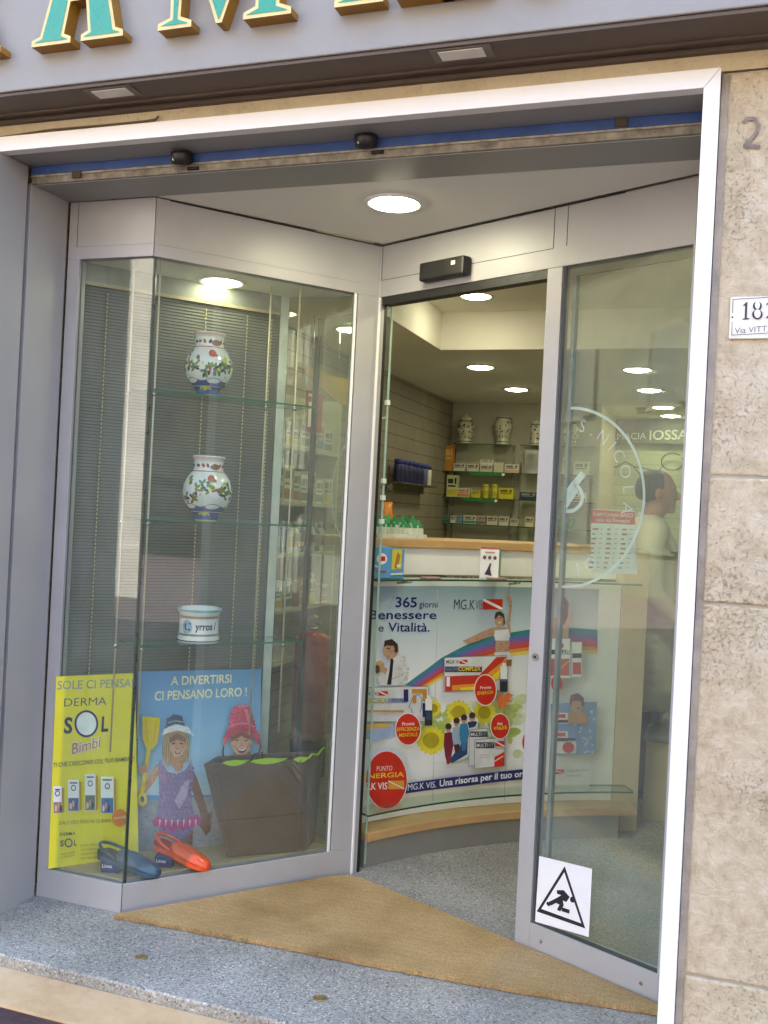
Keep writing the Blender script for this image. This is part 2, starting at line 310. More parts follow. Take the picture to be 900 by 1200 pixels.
class Art:
    def __init__(s, surf, step=0.0006): s.f = surf; s.mb = MB(); s.k = 0; s.step = step
    def _add(s, vs, fs, M, layer=None):
        """vs in (s, t)"""
        s.k += (layer is None)
        h = s.step*(layer if layer is not None else s.k)
        t = bmesh.new(); V = [t.verts.new((a, b, 0)) for a, b in vs]
        for f in fs:
            try: t.faces.new([V[i] for i in f])
            except ValueError: pass
        if s.f.cut:
            bmesh.ops.triangulate(t, faces=t.faces)
            lo, hi = min(a for a, b in vs), max(a for a, b in vs); c = floor(lo/s.f.cut)*s.f.cut
            while c < hi:
                if c > lo: bmesh.ops.bisect_plane(t, geom=t.verts[:]+t.edges[:]+t.faces[:], plane_co=(c, 0, 0), plane_no=(1, 0, 0))
                c += s.f.cut
        i = s.mb.mi(M); mp = {}
        for f in t.faces:
            nv = []
            for v in f.verts:
                if v not in mp: mp[v] = s.mb.b.verts.new(s.f.xyz(v.co.x, v.co.y, h))
                nv.append(mp[v])
            try: s.mb.b.faces.new(nv).material_index = i
            except ValueError: pass
        t.free()
    def poly(s, px, M, layer=None): vs = [s.f.st(*p) for p in px]; s._add(vs, [tuple(range(len(vs)))], M, layer)
    def rect(s, u0, v0, u1, v1, M, layer=None): s.poly([(u0, v0), (u1, v0), (u1, v1), (u0, v1)], M, layer)
    def ell(s, u, v, ru, rv, M, n=28, layer=None, rot=0.0, a0=0, a1=2*pi):
        s.poly([(u+ru*cos(a0+(a1-a0)*k/n)*cos(rot)-rv*sin(a0+(a1-a0)*k/n)*sin(rot), v+ru*cos(a0+(a1-a0)*k/n)*sin(rot)+rv*sin(a0+(a1-a0)*k/n)*cos(rot)) for k in range(n)], M, layer)
    def ring(s, u, v, ru, rv, w_, M, n=36, a0=0.0, a1=2*pi, layer=None):
        o = [s.f.st(u+ru*cos(a0+(a1-a0)*k/n), v+rv*sin(a0+(a1-a0)*k/n)) for k in range(n+1)]
        q = w_/ru; i = [s.f.st(u+ru*(1-q)*cos(a0+(a1-a0)*k/n), v+rv*(1-q)*sin(a0+(a1-a0)*k/n)) for k in range(n+1)]
        N = n+1; s._add(o+i, [(k, k+1, N+k+1, N+k) for k in range(n)], M, layer)
    def line(s, px, w_, M, layer=None):
        P = [Vector(p) for p in px]; L_, R_ = [], []
        for k, p in enumerate(P):
            t = (P[min(k+1, len(P)-1)]-P[max(k-1, 0)]).normalized(); n = Vector((-t.y, t.x))*w_/2
            L_.append(tuple(p+n)); R_.append(tuple(p-n))
        N = len(P); vs = [s.f.st(*p) for p in L_+R_]; s._add(vs, [(k, k+1, N+k+1, N+k) for k in range(N-1)], M, layer)
    def text(s, body, a, b, cap, M, bold=0.0, layer=None):
        """a, b: pixel ends of the baseline; cap: capital height in pixels"""
        vs, fs = text_mesh(body, bold)
        if not vs: return
        x0, x1 = min(v[0] for v in vs), max(v[0] for v in vs)
        sa, sb = s.f.st(*a), s.f.st(*b); tx = sin(ROLL)*cap
        su = s.f.st(a[0]+tx, a[1]-cap); ex = ((sb[0]-sa[0])/(x1-x0), (sb[1]-sa[1])/(x1-x0)); ey = ((su[0]-sa[0])/0.69, (su[1]-sa[1])/0.69)
        s._add([(sa[0]+(x-x0)*ex[0]+y*ey[0], sa[1]+(x-x0)*ex[1]+y*ey[1]) for x, y in vs], fs, M, layer)
    def mottle(s, px, ca, cb, n, r, dirn=(1, 0), seed=0, jit=.18, layer=None):
        """grain of small dots inside an outline, drifting from colour ca to cb along dirn: the tonal blend of a printed photograph"""
        R_ = random.Random(seed); us = [p[0] for p in px]; vs = [p[1] for p in px]; lo = min(u*dirn[0]+v*dirn[1] for u, v in px); hi = max(u*dirn[0]+v*dirn[1] for u, v in px)
        A_ = [int(ca[i:i+2], 16) for i in (0, 2, 4)]; B_ = [int(cb[i:i+2], 16) for i in (0, 2, 4)]; s.k += 1; base = s.k if layer is None else layer; k = 0; tries = 0
        while k < n and tries < n*20:
            tries += 1; u, v = R_.uniform(min(us), max(us)), R_.uniform(min(vs), max(vs)); c = False; j = len(px)-1
            for i in range(len(px)):
                if (px[i][1] > v) != (px[j][1] > v) and u < (px[j][0]-px[i][0])*(v-px[i][1])/(px[j][1]-px[i][1])+px[i][0]: c = not c
                j = i
            if not c: continue
            f = (u*dirn[0]+v*dirn[1]-lo)/(hi-lo+1e-6)+R_.uniform(-jit, jit); f = min(1, max(0, round(f*7)/7)); h = ''.join('%02x' % int(a+(b-a)*f) for a, b in zip(A_, B_))
            s.ell(u, v, r*R_.uniform(.6, 1.3), r*R_.uniform(.6, 1.3), mat(h, .5, noise=.05), 7, layer=base+.4*R_.random(), rot=R_.uniform(0, 3)); k += 1
    def build(s, name, parent): return s.mb.build(name, parent, recalc=False)

# ================================================================== SETTING: ground
mb = MB(); mb.box(-60, 60, -60, 2.43, -0.30, -0.043, PORPHYRY); tag(mb.build('street'), kind='structure')
mb = MB(); mb.box(-20, 20, 2.43, 2.63, -0.25, -0.036, KERB); tag(mb.build('kerb', bevel=0.004), kind='structure')
mb = MB(); mb.box(-20, 20, 2.63, 11.5, -0.25, 0.0, GRANITE); tag(mb.build('granite_floor', bevel=0.006), kind='structure')

# ================================================================== shop building
A, B, D, Lc = (-2.0, 3.07), (-1.394, 3.81), (-0.13, 3.20), (-2.345, 3.07)
CX, CY, CR = 0.618, 2.806, 2.245
SLAT = slat_mat('slatted_wall', '8c8474', 0.105, 0.45, 0.07)
SLATG = slat_mat('pale_green_slatted_wall', 'b4bd94', 0.105, 0.7, 0.06)
bld = thing('shop_building', 'old stone building holding the glazed shop front, plaster band above and limestone pier at right', 'building', (-1.2, 2.75, 0))
mb = MB(); mb.box(-9, 7, 2.725, 11.4, 2.84, 9.5, PLASTER); mb.box(-9, -2.42, 3.02, 3.2, 2.69, 2.84, PLASTER); mb.build('upper_wall', bld)
mb = MB(); mb.box(-9, 7, 2.72, 2.86, 2.705, 2.838, PLASTER); mb.box(-9, 7, 2.70, 2.72, 2.752, 2.775, SOFFIT); mb.build('plaster_band', bld)
# right pier of large limestone blocks
zj = [0.0] + [aty(865, v, 2.72).z for v in (1153, 709, 559)] + [2.70]
for k in range(4):
    mb = MB(); mb.box(-0.046, 0.55, 2.715+0.003*(k % 2), 3.15, zj[k]+0.003, zj[k+1]-0.003, PIER); mb.build('stone_block', bld, bevel=0.006)
    mb = MB(); mb.box(0.556, 7.0, 2.716, 3.15, zj[k]+0.003, zj[k+1]-0.003, PIER); mb.build('stone_block', bld, bevel=0.006)
mb = MB(); mb.box(-0.064, 7, 2.722, 3.13, 0.0, 2.70, mat('a89e92', 0.9, noise=0.2, bump=0.4)); mb.build('mortar', bld)
mb = MB(); mb.box(-9, -2.44, 2.72, 3.15, 0.0, 2.70, PIER); mb.build('stone_pier', bld)
# shop interior shell
mb = MB(); mb.box(-2.65, -2.45, 3.15, 8.84, 0.0, 2.84, SLAT); mb.build('slatted_side_wall', bld)
mb = MB(); mb.box(-2.65, -1.08, 8.84, 8.95, 0.0, 2.84, mat('b9b4a2', 0.7, noise=0.05)); mb.box(-1.18, -1.08, 8.95, 10.1, 0, 2.84, BEIGE); mb.build('back_wall', bld)
mb = MB(); mb.box(-1.08, 1.8, 10.1, 10.25, 0.0, 2.84, SLATG); mb.build('green_back_wall', bld)
mb = MB(); mb.box(1.6, 1.8, 3.15, 10.1, 0.0, 2.84, SLATG); mb.build('end_wall', bld)
mb = MB(); mb.box(-2.45, -1.765, 3.98, 8.84, 2.55, 2.83, CEIL); mb.box(-1.765, 1.6, 6.01, 10.1, 2.55, 2.83, CEIL); mb.box(-1.765, 1.6, 3.18, 6.01, 2.79, 2.832, CEIL)
mb.build('false_ceiling', bld)
mb = MB(); mb.prism([(-2.37, 3.06), (-2.0, 3.06), (-1.38, 3.79), (-0.12, 3.18), (-0.12, 3.06)], 2.60, 2.64, CEIL); mb.build('porch_ceiling', bld)

# ------------------------------------------------------------------ sign fascia with raised letters
fas = thing('shop_sign', 'grey fascia sign over the shop front with raised green and gold serif letters', 'sign', (-1.2, 2.6, 2.8))
mb = MB(); mb.box(-6, 4, 2.53, 2.719, 2.775, 3.5, FASCIA); mb.build('panel', fas, bevel=0.004)
mb = MB(); mb.box(-6, 4, 2.538, 2.70, 2.764, 2.773, SOFFIT); mb.box(-6, 4, 2.655, 2.665, 2.758, 2.764, SOFFIT); mb.build('soffit', fas)
for (u, v) in ((131, 107), (541, 61)):
    p = atz(u, v, 2.763)
    mb = MB(); mb.box(p.x-.085, p.x+.085, p.y-.03, p.y+.045, 2.7605, 2.7635, mat('6b5f55', .5)); fr = mb.build('light_fitting', fas, bevel=0.001)
    mb = MB(); mb.box(p.x-.062, p.x+.062, p.y-.02, p.y+.03, 2.7575, 2.760, mat('d9d6cf', .4)); mb.build('diffuser', fr)
GOLD = mat('9c6f1e', 0.5, noise=0.15); GREEN = mat('1f9277', 0.3, noise=0.08, spec=0.6); YEL = mat('e0c887', 0.45)
GL = {
 'A': [[(0,0),(.46,0),(.46,.045),(.38,.07),(.44,.30),(.62,.30),(.66,.07),(.58,.045),(.58,0),(1.06,0),(1.06,.045),(.97,.07),(.68,1),(.44,1),(.10,.07),(0,.045)],[(.47,.39),(.545,.72),(.60,.39)]],
 'M': [[(0,0),(.36,0),(.36,.045),(.24,.08),(.26,.72),(.62,0),(.68,0),(1.02,.74),(1.02,.08),(.90,.045),(.90,0),(1.38,0),(1.38,.045),(1.26,.08),(1.26,.92),(1.38,.955),(1.38,1),(1.05,1),(.70,.27),(.34,1),(0,1),(0,.955),(.12,.92),(.13,.08),(0,.045)]],
 'R': [[(0,0),(.46,0),(.46,.045),(.34,.08),(.34,.46),(.42,.46),(.72,0),(1.05,0),(1.05,.045),(.95,.07),(.66,.49),(.80,.58),(.85,.74),(.80,.89),(.66,.98),(.5,1),(0,1),(0,.955),(.12,.92),(.12,.08),(0,.045)],[(.34,.55),(.34,.93),(.47,.93),(.59,.88),(.62,.74),(.59,.60),(.47,.55)]]}
def inset_loop(lp, d):
    """outline moved inward by d (mitred corners)"""
    ar_ = sum(p[0]*q[1]-q[0]*p[1] for p, q in zip(lp, lp[1:]+lp[:1])); sg = 1 if ar_ > 0 else -1; out = []; N = len(lp)
    for k in range(N):
        p0, p, p1 = Vector(lp[k-1]), Vector(lp[k]), Vector(lp[(k+1) % N]); a = (p-p0).normalized(); b = (p1-p).normalized()
        na, nb = Vector((-a.y, a.x))*sg, Vector((-b.y, b.x))*sg; m_ = na+nb; m_ = m_/max(.35, m_.length_squared/2) if m_.length > 1e-6 else na
        out.append((p.x+m_.x*d, p.y+m_.y*d))
    return out
def fill2d(loops):
    t = bmesh.new()
    for lp in loops:
        vs = [t.verts.new((a, b, 0)) for a, b in lp]
        for k in range(len(vs)): t.edges.new((vs[k], vs[(k+1) % len(vs)]))
    bmesh.ops.triangle_fill(t, use_beauty=False, edges=t.edges[:], normal=(0, 0, 1))
    r = [[(v.co.x, v.co.y) for v in f.verts] for f in t.faces]; t.free(); return r
def letter(ch, x, z, s, y=2.529, dep=0.047):
    P_ = [[(x+a*s, z+b*s*1.35) for a, b in lp] for lp in GL[ch]]; mbx = MB()
    for tri in fill2d(P_): mbx.face([(a, y-dep, b) for a, b in tri], YEL); mbx.face([(a, y, b) for a, b in tri[::-1]], GOLD)
    for lp in P_:
        for k in range(len(lp)):
            p, q = lp[k], lp[(k+1) % len(lp)]; mbx.face([(p[0], y, p[1]), (q[0], y, q[1]), (q[0], y-dep, q[1]), (p[0], y-dep, p[1])], GOLD)
    bmesh.ops.remove_doubles(mbx.b, verts=mbx.b.verts, dist=.0002)
    o = mbx.build('letter', fas)
    mbx = MB(); d = .034*s
    I_ = [inset_loop(lp, d if i == 0 else -d) for i, lp in enumerate(P_)]
    for tri in fill2d(I_): mbx.face([(a, y-dep-.0015, b) for a, b in tri], GREEN)
    mbx.build('enamel_face', o); return o
def lx(u, v): return aty(u, v, 2.436).x
zb = aty(50, 44, 2.436).z
xa, xa2 = lx(25, 47), lx(133, 36); letter('A', xa, zb, (xa2-xa)/1.06)
xm, xm2 = lx(175, 18), lx(320, 8); letter('M', xm, zb, (xa2-xa)/1.06)
letter('A', lx(384, 0), zb, (xa2-xa)/1.06); letter('R', lx(-12, 50)-1.05*(xa2-xa)/1.06, zb, (xa2-xa)/1.06)
letter('R', lx(384, 0)+.30, zb, (xa2-xa)/1.06)

# ------------------------------------------------------------------ bright outer frame, reveals
fr = thing('outer_frame', 'white metal frame with mitred corner edging the whole shop opening', 'frame', (-1.2, 2.7, 0))
mb = MB(); zt0, zt1, xi, xo = 2.652, 2.702, -0.108, -0.066
mb.prism([(-2.43, 2.685), (xo, 2.685), (xo, 2.725), (-2.43, 2.725)], zt0, zt1, ALU_W); mb.build('head_bar', fr, bevel=0.0015)
mb = MB(); mb.hexa([(xi, 2.6845, 0), (xo, 2.6845, 0), (xo, 2.735, 0), (xi, 2.735, 0)], [(xi, 2.6845, zt0), (xo, 2.6845, zt1), (xo, 2.735, zt1), (xi, 2.735, zt0)], ALU_W); mb.build('side_bar', fr, bevel=0.0015)
mb = MB(); mb.hexa([(xi, 2.684, zt0), (xi+.001, 2.684, zt0), (xi+.001, 2.688, zt0), (xi, 2.688, zt0)], [(xo-.001, 2.684, zt1), (xo, 2.684, zt1), (xo, 2.688, zt1), (xo-.001, 2.688, zt1)], mat('77777c', .6)); mb.build('mitre_joint', fr)
mb = MB(); mb.box(-2.43, -2.372, 2.685, 2.83, 0, 2.652, ALU); mb.build('side_reveal', fr, bevel=0.001)
mb = MB(); mb.box(-2.43, -2.374, 2.852, 3.06, 0, 2.60, ALU); mb.box(-2.43, -2.39, 2.83, 2.852, 0, 2.6, DARK); mb.build('inner_reveal', fr, bevel=0.001)
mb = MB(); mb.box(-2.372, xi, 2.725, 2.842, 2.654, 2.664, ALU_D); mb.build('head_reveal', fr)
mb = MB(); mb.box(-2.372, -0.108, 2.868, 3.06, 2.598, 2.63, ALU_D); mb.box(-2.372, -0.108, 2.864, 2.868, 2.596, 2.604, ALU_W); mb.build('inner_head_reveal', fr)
mb = MB(); mb.box(xi, -0.07, 2.735, 3.18, 0, 2.652, ALU); mb.build('right_reveal', fr)
# ------------------------------------------------------------------ rolled up shutter
sh = thing('roller_shutter', 'rolled up shutter with dusty blue bottom bar hanging under the white frame', 'shutter', (-1.2, 2.85, 2.6))
mb = MB(); mb.box(-2.37, -0.11, 2.845, 2.861, 2.626, 2.68, mat('34508a', .5, noise=.25, nscale=12)); mb.build('blue_slat', sh, bevel=0.002)
mb = MB(); mb.box(-2.37, -0.11, 2.849, 2.862, 2.596, 2.625, mat('8b8478', .85, noise=.5, nscale=22, bump=.5)); mb.box(-2.37, -.11, 2.843, 2.848, 2.618, 2.624, mat('a39c8c', .8, noise=.4, nscale=30)); mb.build('bottom_bar', sh)
for (u, v) in ((213, 185), (429, 165)):
    p = aty(u, v, 2.82); mb = MB()
    mb.lathe([(.0, -.022), (.030, -.02), (.036, -.012), (.036, .012), (.033, .020), (.0, .024)], (0, 0, 0), BLACKP, 24)
    o = mb.build('rubber_stopper', sh, org=(0, 0, 0)); o.location = p - parent_loc(sh); o.rotation_euler = (radians(18), 0, 0)
    mb = MB(); mb.tube([(p.x-.01, 2.80, p.z-.012), (p.x-.01, 2.79, p.z-.014)], .006, STEEL); mb.build('bolt', sh); mb = MB(); mb.tube([(p.x+.012, 2.84, p.z-.03), (p.x+.05, 2.846, p.z-.028)], .006, BLACKP); mb.build('peg', sh)
for (u, v) in ((90, 204), (728, 143)):
    p = aty(u, v, 2.843); mb = MB(); mb.box(p.x-.018, p.x+.018, 2.838, 2.845, p.z-.014, p.z+.012, mat('4b4034', .8)); mb.build('bracket', sh, bevel=.002)
mb = MB(); ps = [aty(u, v, 2.708) for u, v in ((-60, 172), (0, 161), (60, 152), (120, 147), (170, 142), (182, 140), (186, 136))]
mb.tube([tuple(p) for p in ps], .0035, mat('6b5a44', .8), 6); tag(mb.build('cable'), 'thin brown cable running along the plaster above the white frame', 'cable')

# ------------------------------------------------------------------ display window (bay)
dw = thing('display_window', 'glazed display bay of grey aluminium left of the doorway, full of jars and posters', 'shop window', (-2.0, 3.1, 0))
dA = Vector((B[0]-A[0], B[1]-A[1])).normalized(); nA = Vector((-dA.y, dA.x))          # run of the slanted pane, and its inward normal
def off(p, a, n): return (p[0]+dA.x*a+nA.x*n, p[1]+dA.y*a+nA.y*n)
W2 = 0.955                                                                            # length of slanted front
P = lambda a, n=0.0: off(A, a, n)
E2 = P(W2)
A_in = (A[0]-0.02, A[1]+0.04)
mb = MB(); mb.hexa([(Lc[0]-.025, 3.066, 0), (A[0], 3.066, 0), (A_in[0], A_in[1], 0), (Lc[0]-.025, 3.11, 0)], [(Lc[0]-.025, 3.066, .105), (A[0], 3.066, .105), (A_in[0], A_in[1], .105), (Lc[0]-.025, 3.11, .105)], ALU)
mb.prism([A, E2, P(W2, .04), P(.03, .045)], 0, .105, ALU); mb.build('base_rail', dw, bevel=.0015)
mb = MB(); mb.prism([(Lc[0]-.025, 3.066), (A[0], 3.066), A_in, (Lc[0]-.025, 3.11)], 2.385, 2.598, ALU)
mb.prism([A, E2, P(W2, .04), P(.03, .045)], 2.385, 2.598, ALU); mb.build('head_panel', dw, bevel=.0015)
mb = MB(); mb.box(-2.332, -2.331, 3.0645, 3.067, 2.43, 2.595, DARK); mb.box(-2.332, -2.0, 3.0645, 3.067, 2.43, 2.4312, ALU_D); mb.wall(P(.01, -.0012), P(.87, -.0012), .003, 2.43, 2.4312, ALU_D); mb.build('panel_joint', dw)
mb = MB(); mb.box(Lc[0]-.025, -2.318, 3.066, 3.11, .105, 2.385, ALU); mb.build('left_stile', dw, bevel=.0015)
mb = MB(); mb.prism([P(.858), P(W2), P(W2, .05), P(.858, .05)], .105, 2.385, ALU); mb.prism([P(.842), P(.852), P(.852, .012), P(.842, .012)], .105, 2.385, ALU_W); mb.build('right_stile', dw, bevel=.0015)
def glass(name, parent, p, q, z0, z1, t=.006, M=None, edge=True):
    mb = MB(); mb.wall(p, q, t, z0, z1, M or GLASS)
    for f in mb.b.faces:
        f.normal_update()
        if abs(f.normal.z) > .9 or f.calc_area() < 0.03: f.material_index = mb.mi(GLASS_E)
    return mb.build(name, parent)
glass('glass_pane', dw, (-2.318, 3.08), (A[0]-.004, 3.08), .105, 2.385)
glass('glass_pane', dw, P(.004, .008), P(.842, .008), .105, 2.385)
mb = MB(); mb.prism([(A[0]-.0035, 3.079), (A[0]+.0035, 3.083), (A[0]+.002, 3.09), (A[0]-.004, 3.087)], .105, 2.385, mat('25302b', .3)); mb.build('corner_seal', dw)
NB = 0.275                                                                            # inner depth of the bay
LB = off(A, -.22, .26)
Q = [(-2.318, 3.09), (-2.0, 3.09), P(.84, .02), P(.80, NB+.02), off((-2.345, 3.10), 0, 0)]
mb = MB(); mb.prism([(-2.36, 3.10), (-2.02, 3.10), P(.03, .045), P(.90, .045), P(.87, NB+.03)], 2.388, 2.43, CEIL); mb.build('bay_ceiling', dw)
mb = MB(); mb.prism([(-2.36, 3.10), (-2.02, 3.10), P(.03, .045), P(.90, .045), P(.87, NB+.03)], .02, .11, mat('b3a07a', .7, noise=.08)); mb.build('bay_floor', dw)
b0 = (-2.34, 3.115); b1 = (b0[0]+dA.x*.83, b0[1]+dA.y*.83)
mb = MB(); mb.wall(b0, b1, .05, 2.31, 2.388, mat('8e928e', .45)); mb.wall((b0[0], b0[1]), b1, -.006, 2.306, 2.318, mat('b5a98a', .4)); mb.build('blind_box', dw)
mb = MB(); mb.prism([(b1[0], b1[1]), (b1[0]+.03, b1[1]+.02), (b1[0]+.01, b1[1]+.05), (b1[0]-.02, b1[1]+.03)], .11, 2.388, mat('b9c2bd', .35)); mb.build('back_post', dw, bevel=.002)
glass('glass_pane', dw, (b1[0]+.03, b1[1]+.02), P(.89, .05), .11, 2.388)
bl = thing('window_blind', 'closed grey horizontal slat blind at the back of the display bay', 'blind', (b0[0], b0[1], .11))
# blind slats as real tilted laths
mb = MB(); M = mat('6f716b', .75, noise=.06, spec=.2); dl = dA*.828; z = .13; nn_ = nA
while z < 2.305:
    q0 = (b0[0]+nA.x*.006, b0[1]+nA.y*.006); q1 = (q0[0]+dl.x, q0[1]+dl.y); nb = (nA.x*.0035, nA.y*.0035)
    mb.face([(q0[0], q0[1], z), (q1[0], q1[1], z), (q1[0]+nb[0], q1[1]+nb[1], z+.0105), (q0[0]+nb[0], q0[1]+nb[1], z+.0105)], M); z += .0125
mb.build('slats', bl)
mb = MB(); mb.wall((b0[0]+nA.x*.014, b0[1]+nA.y*.014), (b0[0]+nA.x*.014+dl.x, b0[1]+nA.y*.014+dl.y), .003, .112, 2.30, mat('494a45', .9)); mb.build('gap_shade_sheet', bl)  # dark sheet added behind the slats, standing in for shade in their gaps
for k in (.10, .30, .50, .68, .79):
    mb = MB(); c = (b0[0]+dA.x*k-nA.x*.002, b0[1]+dA.y*k-nA.y*.002); z = .13
    while z < 2.29: mb.obox(c, .004, .0015, z, z+.010, atan2(dA.y, dA.x), mat('c9b98e', .6)); z += .0165
    mb.build('ladder_cord', bl)

# hanging glass shelves on steel rods
su = thing('hanging_shelf', 'three small glass shelves hung on thin steel rods inside the display bay', 'shelf', (-1.95, 3.35, .11))
def rod_at(u, v, n):            # where the ray meets the line at depth n behind the slanted pane
    p0 = P(0, n); return onv(u, v, p0, (p0[0]+dA.x, p0[1]+dA.y))
RF0, RF1, RB0, RB1 = rod_at(181, 457, .05), rod_at(345, 482, .05), rod_at(150, 462, .16), rod_at(311, 485, .16)
ZS = [rod_at(181, 457, .05).z, rod_at(170, 609, .05).z, rod_at(156, 757, .05).z]
for R_, zb_ in ((RF0, .62), (RF1, .60), (RB0, .55), (RB1, .57)):
    mb = MB(); mb.tube([(R_.x, R_.y, zb_), (R_.x, R_.y, 2.388)], .0035, mat('c4bda6', .45, .2, noise=.05), 8); rd = mb.build('rod', su)
    for z in ZS: mb = MB(); mb.lathe([(.0, -.022), (.0075, -.021), (.0075, -.006), (.0, -.005)], (R_.x, R_.y, z), STEEL, 12); mb.build('clamp', rd)
for z in ZS:
    mb = MB(); c = lambda a, n: P(a, n)
    fs = mb.prism([P(.035, .035), P(.70, .035), P(.70, .19), P(.0, .19)], z-.004, z+.003, GLASS_T)
    for f in fs[2:]: f.material_index = mb.mi(GLASS_E)
    mb.build('glass_shelf', su)

# ------------------------------------------------------------------ entrance frame with fixed pane
en = thing('entrance_frame', 'grey aluminium door frame with a tall fixed glass pane, slanting forward to the right', 'door frame', (-.75, 3.5, 0))
dD = Vector((D[0]-B[0], D[1]-B[1])); LD = dD.length; dD.normalize(); nD = Vector((-dD.y, dD.x))   # nD points into the shop
def PD(a, n=0.0): return (B[0]+dD.x*a+nD.x*n, B[1]+dD.y*a+nD.y*n)
def sd(u, v): p = onv(u, v, B, D); return (p.x-B[0])*dD.x+(p.y-B[1])*dD.y
a_j1, a_p0, a_p1 = .004, sd(641, 330), sd(660, 300)
mb = MB(); mb.prism([P(W2-.0005), PD(a_j1), PD(a_j1, .03), PD(-.06, .07), P(W2, .06)], 0, 2.598, ALU); mb.build('corner_post', en, bevel=.0015)
mb = MB(); mb.prism([PD(a_j1-.003, .031), PD(a_j1+.001, .031), PD(a_j1+.001, .045), PD(a_j1-.003, .045)], 0, 2.385, BLACKP); mb.build('door_seal', en)
mb = MB(); mb.prism([PD(a_j1-.004, -.003), PD(a_j1+.003, -.003), PD(a_j1+.003, .006), PD(a_j1-.004, .006)], 0, 2.385, ALU_W); mb.build('jamb_bead', en)
mb = MB(); mb.prism([PD(a_j1), PD(LD), PD(LD, .05), PD(a_j1, .05)], 2.385, 2.598, ALU); mb.prism([PD(-.1, .05), PD(LD+.05, .05), PD(LD+.05, .09), PD(-.1, .09)], 2.385, 2.79, CEIL); mb.build('header_panel', en, bevel=.0015)
mb = MB(); mb.prism([PD(a_j1+.012, .004), PD(a_p0, .004), PD(a_p0, .05), PD(a_j1+.012, .05)], 2.352, 2.384, BLACKP); mb.build('track', en)
mb = MB(); mb.prism([PD(a_p0), PD(a_p1), PD(a_p1, .05), PD(a_p0, .05)], 0, 2.385, ALU); mb.build('mullion', en, bevel=.002)
mb = MB(); mb.prism([PD(a_p1), PD(LD), PD(LD, .05), PD(a_p1, .05)], 0, .098, ALU); mb.build('bottom_rail', en, bevel=.0015)
mb = MB(); mb.prism([PD(LD-.006), PD(LD+.045), PD(LD+.045, .05), PD(LD-.006, .05)], .098, 2.385, ALU); mb.build('right_stile', en)
mb = MB()
for a in (a_j1+.004, a_p0+.02, a_p1+.012): mb.prism([PD(a, -.0014), PD(a+.0014, -.0014), PD(a+.0014, .002), PD(a, .002)], 2.455, 2.594, DARK)
mb.prism([PD(a_j1+.006, -.0014), PD(a_p0+.02, -.0014), PD(a_p0+.02, .002), PD(a_j1+.006, .002)], 2.453, 2.4545, DARK)
mb.prism([PD(-.02, -.003), PD(LD-.26, -.003), PD(LD-.26, .002), PD(-.02, .002)], 2.5945, 2.5985, DARK); mb.wall(P(.05, -.003), P(W2, -.003), .004, 2.5945, 2.5985, DARK); mb.build('panel_joint', en)
glass('glass_pane', en, PD(a_p1+.001, .012), PD(LD-.006, .012), .098, 2.385, .008)
mb = MB(); mb.prism([PD(a_p1, .010), PD(a_p1+.008, .010), PD(a_p1+.008, .024), PD(a_p1, .024)], .098, 2.385, mat('50565a', .5)); mb.prism([PD(a_p1, .008), PD(LD, .008), PD(LD, .024), PD(a_p1, .024)], .098, .104, mat('3b433f', .5)); mb.build('glazing_bead', en)

for a, z in ((a_p1+.05, .05), (LD-.06, .05)):
    mb = MB(); q_ = PD(a, -.001); mb.tube([(q_[0], q_[1], z), (q_[0]-nD.x*.0022, q_[1]-nD.y*.0022, z)], .006, STEEL, 12); mb.build('screw', en)
mb = MB(); q_ = PD((a_p0+a_p1)/2, -.001); mb.tube([(q_[0], q_[1], 1.02), (q_[0]-nD.x*.004, q_[1]-nD.y*.004, 1.02)], .013, STEEL, 20); mb.tube([(q_[0]-nD.x*.004, q_[1]-nD.y*.004, 1.02), (q_[0]-nD.x*.0055, q_[1]-nD.y*.0055, 1.02)], .005, DARK, 10); mb.build('lock', en)
# sliding door leaves, parked open, with half of an etched round emblem on each
ETCH = mat('c9d2ce', .7, noise=.03); FROST = mat('b9c9c4', .6)
a_l0 = sd(656, 475)
lf = thing('sliding_door', 'right glass leaf of the sliding door with half of an etched round emblem, behind the fixed pane', 'glass door', (PD(a_l0+.2, .05)[0], PD(a_l0+.2, .05)[1], 0), 'sliding glass door leaves')
glass('glass_pane', lf, PD(a_l0, .055), PD(LD+.02, .055), .02, 2.36, .008)
mb = MB(); mb.prism([PD(a_l0-.004, .05), PD(a_l0+.010, .05), PD(a_l0+.010, .07), PD(a_l0-.004, .07)], .02, 2.36, mat('8d9794', .4)); mb.build('edge_strip', lf)
SFr = Plane(PD(0, .0535), PD(LD, .0535)); ar = Art(SFr, .0003)
def st_art(ar, surf, fn): pass
# emblem: centre at the leaf edge
sc_, zc_ = a_l0, 1.583; RO = .318
def ering(ar, a0, a1, ro, ri, n=40):
    vs = [(sc_+ro*cos(a0+(a1-a0)*k/n), zc_+ro*sin(a0+(a1-a0)*k/n)) for k in range(n+1)]+[(sc_+ri*cos(a0+(a1-a0)*k/n), zc_+ri*sin(a0+(a1-a0)*k/n)) for k in range(n+1)]
    ar._add(vs, [(k, k+1, n+1+k+1, n+1+k) for k in range(n)], ETCH, 1)
def ring_text(ar, s, ang, r, h, rotadd=0.0):
    vs, fs = text_mesh(s, -0.012); x0, x1 = min(v[0] for v in vs), max(v[0] for v in vs); k = h/.69
    ca, sa = cos(ang), sin(ang)
    out = []
    for x, y in vs:
        lx_, ly_ = (x-(x0+x1)/2)*k, y*k
        out.append((sc_+r*ca+lx_*sa+ly_*ca, zc_+r*sa-lx_*ca+ly_*sa))
    ar._add(out, fs, ETCH, 1)
ering(ar, -pi/2, pi/2, RO, RO-.0095)
for ch, d in (('S', 76), ('.', 66), ('N', 55), ('I', 44), ('C', 34.5), ('O', 21), ('L', 7), ('A', -7)): ring_text(ar, ch, radians(d), .235, .042)
